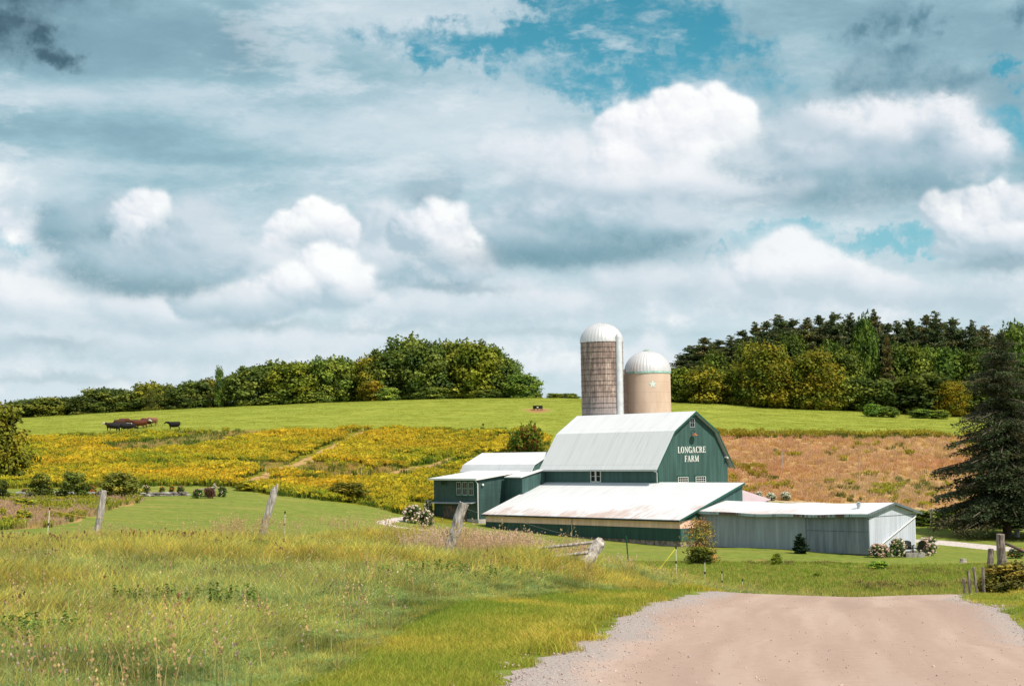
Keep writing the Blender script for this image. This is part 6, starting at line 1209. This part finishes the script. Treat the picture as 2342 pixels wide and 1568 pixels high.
AR = ground(2146, 1203, lo=150); ar = empty('arbor', AR, R(-20), 'weathered wooden garden arbor among dark hedge bushes', 'arbor'); ha = at(2146, 1163, AR.y).z - AR.z
for sx in (-.75, .75):
    for sy in (-.5, .5): MB().box(sx - .07, sx + .07, sy - .07, sy + .07, -.2, ha - .2).build('post', WOOD, ar)
    MB().tube([(sx * .55, -.5, ha - .2), (sx, -.5, ha - .7)], .045).build('brace', WOOD, ar)
for sy in (-.5, .5): MB().box(-1.0, 1.0, sy - .05, sy + .05, ha - .2, ha - .06).build('beam', WOOD, ar)
for i in range(7): MB().box(-.95 + i * .31, -.88 + i * .31, -.75, .75, ha - .055, ha + .03).build('crossbar', WOOD, ar)
BB_ = ground(2326, 1227, lo=120); o = MB().lathe([(.28, -.05), (.3, .1), (.26, .5), (.3, .62), (.62, .68), (.64, .78), (.55, .76), (.02, .70)], 22).build('bird_bath', simple('pale_stone', (.42, .42, .42), .7), smooth=True); o.location = BB_; tag(o, 'grey stone bird bath in the shade right of the spruce trunk', 'bird bath')
ST = ground(2203, 1287, lo=90); o = MB().lathe([(.42, -.1), (.34, .05), (.27, .2), (.26, .36), (.2, .38), (.02, .36)], 14).build('tree_stump', WOOD); o.location = ST; tag(o, 'low pale tree stump on the grass below the driveway', 'stump')
P_ = ground(2010, 1300, lo=90)
tree('weed', BUSH[1], P_, .65, 1.5, 'bright green leafy weed clump on the grass before the hydrangeas', 'weed', tint=(1.8, 2.2, 1.6), part='foliage')
for i, (x_, y_, w_, h_, lb) in enumerate([(1776, 1292, .8, 1.0, 'thin dark weed on the low field under the grey shed, upper of two'), (1868, 1322, .5, .4, 'low weed in the middle of the low field')]):
    P_ = ground(x_, y_, lo=80); tree('weed', BUSH[i], P_, h_, w_, lb, 'weed', tint=(1.3, 1.3, .7), part='foliage')

# ================================================================ near fences
DWOOD = barkmat('dark_weathered_wood', (.09, .075, .06), (.30, .25, .21))
def post(name, xt, yt, xb, yb, d, r0, label, cat='fence post', m=WOOD, n=9, parent=None, split=False, group=None, tail=.5, dtop=0.):
    A = at(xb, yb, d); B = at(xt, yt, d + dtop); dr_ = (B - A).normalized(); A = A - dr_ * tail; mb = MB(); rr_ = random.Random(int(xt * 7)); K = 8; Pp = []; Rr_ = []
    for i in range(K + 1):
        t = i / K; q = A.lerp(B, t) - A; Pp.append(q + Vector((rr_.uniform(-1, 1), rr_.uniform(-1, 1), 0)) * r0 * .12); Rr_.append(r0 * (1.05 - .12 * t + rr_.uniform(-.09, .09)))
    mb.tube(Pp, Rr_, n)
    for v in range(len(mb.V)): mb.V[v] = tuple(Vector(mb.V[v]) + Vector((rr_.uniform(-1, 1), rr_.uniform(-1, 1), rr_.uniform(-1, 1) * 1.0)) * r0 * .10)
    if split: mb.tube([Pp[-1] + Vector((r0 * .3, 0, -.1)), Pp[-1] + dr_ * .16 + Vector((r0 * .35, 0, 0))], [r0 * .6, r0 * .35], 6); mb.tube([Pp[-1] + Vector((-r0 * .2, 0, -.1)), Pp[-1] + dr_ * .10 + Vector((-r0 * .35, 0, 0))], [r0 * .5, r0 * .3], 6)
    o = mb.build(name, m); o.location = A; tag(o, label, cat, group); return o
LICH = barkmat('lichen_wood', (.20, .17, .15), (.55, .50, .46))
post('fence_post', 238, 1121, 222, 1214, 62, .125, 'leaning lichen grey fence post, leftmost of the three in the field', m=LICH); post('fence_post', 628, 1118, 598, 1224, 56, .125, 'leaning weathered fence post with split top, middle of the three in the field', m=LICH, split=True)
post('fence_post', 1062, 1150, 1028, 1247, 45, .145, 'thick leaning wooden post standing in pink dry grass before the wing', m=LICH); cpst = post('fence_post', 1374, 1236, 1343, 1285, 45, .17, 'short thick corner post leaning sharply right beside the fallen rails', m=LICH, tail=.3, dtop=.3)
post('fallen_rail', 1380, 1237, 1222, 1254, 45.2, .045, 'long grey rail resting on the leaning corner post', cat='rail', tail=.3, n=7); post('fallen_rail', 1345, 1263, 1290, 1270, 44.7, .05, 'short broken rail below the long one at the corner post', cat='rail', tail=.3, n=7)
def stepin(xt, yt, d, lb, m=WHITE, r0=.012, ins=True, name='step_in_post', tr=0.02, group='electric fence posts along the road'):
    B = at(xt, yt, d); z0 = g(B.x, B.y); h_ = B.z - z0; o = empty(name, (B.x - tr * h_, B.y, z0), 0, lb, 'fence post', group)
    MB().tube([(0, 0, -.2), (tr * h_, 0, h_)], [r0 * 1.1, r0], 6).build('rod', m, o)
    if ins:
        for f in (.98, .62): MB().tube([(tr * h_ * f, 0, h_ * f - .05), (tr * h_ * f, 0, h_ * f + .03)], .026, 8).build('insulator', BLACK, o)
    return Vector((B.x, B.y, B.z)), h_
YW = simple('cream_rod', (.62, .60, .46), .5)
a1, _ = stepin(114, 1160, 60, 'thin electric fence post before the dry patch at the left', YW, .016, tr=.1, group=None); a2, _ = stepin(652, 1169, 57, 'thin electric fence post right of the split topped wooden post', YW, .016, tr=.04, group=None)
b1, h1 = stepin(1546, 1249, 55, 'tallest cream electric fence post with yellow brace tape', YW, .016, group=None); b2_, _ = stepin(1612, 1280, 61, 'cream electric fence post in front of the sapling', YW, .014, group=None); b3, _ = stepin(1651, 1306, 66, 'thin electric fence post between sapling post and road crest, upper', YW, .013, group=None); b4, _ = stepin(1698, 1324, 70, 'thin electric fence post nearest the road crest', YW, .012, group=None)
tp = at(1434, 1225, 53); tz = g(tp.x, tp.y); o = empty('steel_post', (tp.x + .05, tp.y, tz), 0, 'green steel T post standing in front of the dark green shed', 'fence post'); hh_ = tp.z - tz
MB().tube([(0, 0, -.3), (-.07, 0, hh_)], .022, 6).build('post', simple('dark_green_paint', (.01, .07, .03), .5), o); MB().tube([(-.03, -.04, hh_ * .33), (.06, -.04, hh_ * .28)], .04, 8).build('insulator', simple('yellow_plastic', (.75, .4, .02), .5), o)
def wire(P, r, m, lb, sagm=.06):
    Q = []
    for A, B in zip(P[:-1], P[1:]):
        for i in range(8): t = i / 8; q = A.lerp(B, t); q.z -= sagm * 4 * t * (1 - t); Q.append(q - P[0])
    Q.append(P[-1] - P[0]); o = MB().tube(Q, r, 5).build('fence_wire', m); o.location = P[0]; return tag(o, lb, 'wire')
YT = simple('yellow_tape', (.62, .45, .08), .6)
dz = Vector((0, 0, -.05)); e0 = at(-60, 1185, 61)
wire([e0, a1 + dz, at(222, 1183, 61.5), at(600, 1212, 56), a2 + dz * 14 / 1], .006, YT, 'thin yellow wire running across the left field past the leaning posts'); wire([a2 + dz, at(900, 1210, 50), at(1040, 1225, 45.3)], .006, YT, 'thin yellow wire from the middle post toward the thick post')
wire([at(1060, 1160, 45), at(1150, 1180, 45), at(1376, 1238, 45.2)], .003, simple('old_wire', (.16, .15, .15), .6), 'barbed wire sagging from the thick post to the corner post', .05)
gz1_ = Vector((tp.x, tp.y, tz + hh_ * .3)); gb1 = Vector((b1.x, b1.y, b1.z - h1 * .55)); wire([gz1_, gb1, b2_ + dz * 12, b3 + dz * 10, b4 + dz * 9], .006, YT, 'yellow wire from the green steel post along the roadside posts')
wire([b1 + dz, Vector((b1.x - .95, b1.y - .2, b1.z - h1 * .9))], .012, simple('bright_tape', (.7, .6, .05), .6), 'bright yellow brace tape slanting from the tallest electric fence post', 0)
post('fence_post', 2288, 1221, 2291, 1300, 50, .13, 'tall square grey gate post at the right edge of the road', m=DWOOD); post('fence_post', 2266, 1254, 2266, 1300, 51, .10, 'shorter wooden post just left of the tall gate post', m=DWOOD)
post('fence_rail', 2287, 1236, 2420, 1296, 50, .045, 'dark pipe rail sloping right from the tall gate post', cat='rail', m=simple('rusty_pipe', (.10, .07, .06), .6), tail=.1, n=8)
for (xt, yt, xb, yb, r_, lb) in [(2227, 1296, 2233, 1345, .05, 'thin short stake, second tallest of the broken stakes by the road'), (2214, 1304, 2218, 1344, .055, 'forked short stake between two others by the road'), (2204, 1321, 2206, 1346, .06, 'shortest leftmost broken stake by the road'), (2248, 1297, 2250, 1340, .05, 'stake partly hidden by the vine bush right of the broken ones')]:
    post('stake', xt, yt, xb, yb, 49, r_ * .85, lb, tail=.4, m=DWOOD)
for i, (x_, w_, h_, tn, lb) in enumerate([(2290, 1.4, 1.1, (.62, .42, .42), 'reddish vine bush wrapped around the gate post'), (2255, .9, .8, (.75, .55, .45), 'brown leaved vine bush at the shorter post'), (2335, 1.3, .75, (.45, .5, .4), 'dark low bush at the right edge under the pipe rail')]):
    P_ = on(x_, 49.5); tree('vine_bush', BUSH[i], P_, h_, w_, lb, 'bush', tint=tuple(2.0 * v for v in tn), part='foliage')
fbush('orangewhite', 2300, 2350, 1252, 1275, 'flower_bush', 'flowers', 'low dark flower bed bush by the driveway at the right edge')
# dark red dock spike
DK = on(417, 45); o = empty('dock_plant', DK, 0, 'tall dark red brown dock seed spike in the grass', 'plant'); hd_ = at(415, 1217, 45).z - DK.z
MB().tube([(.02, 0, -.05), (0, 0, hd_ * .5), (-.02, 0, hd_)], .008, 6).build('stem', simple('red_stem', (.12, .03, .02), .8), o)
r = np.random.default_rng(9); n_ = 420; tz_ = r.uniform(.18, 1, n_) * hd_; C = np.stack([r.normal(0, .035, n_) * (1.1 - tz_ / hd_ * .7), r.normal(0, .035, n_), tz_], -1); V, F_ = cards(C, np.stack([r.normal(size=n_), r.normal(size=n_), r.normal(size=n_)], -1) / 1.7, np.full(n_, .028), r)
link(bpy.data.objects.new('seeds', raw_mesh('seeds', V, F_, [LEAF], np.tile([.10, .025, .015], (n_, 1)) * r.uniform(.6, 1.4, (n_, 1)))), o)
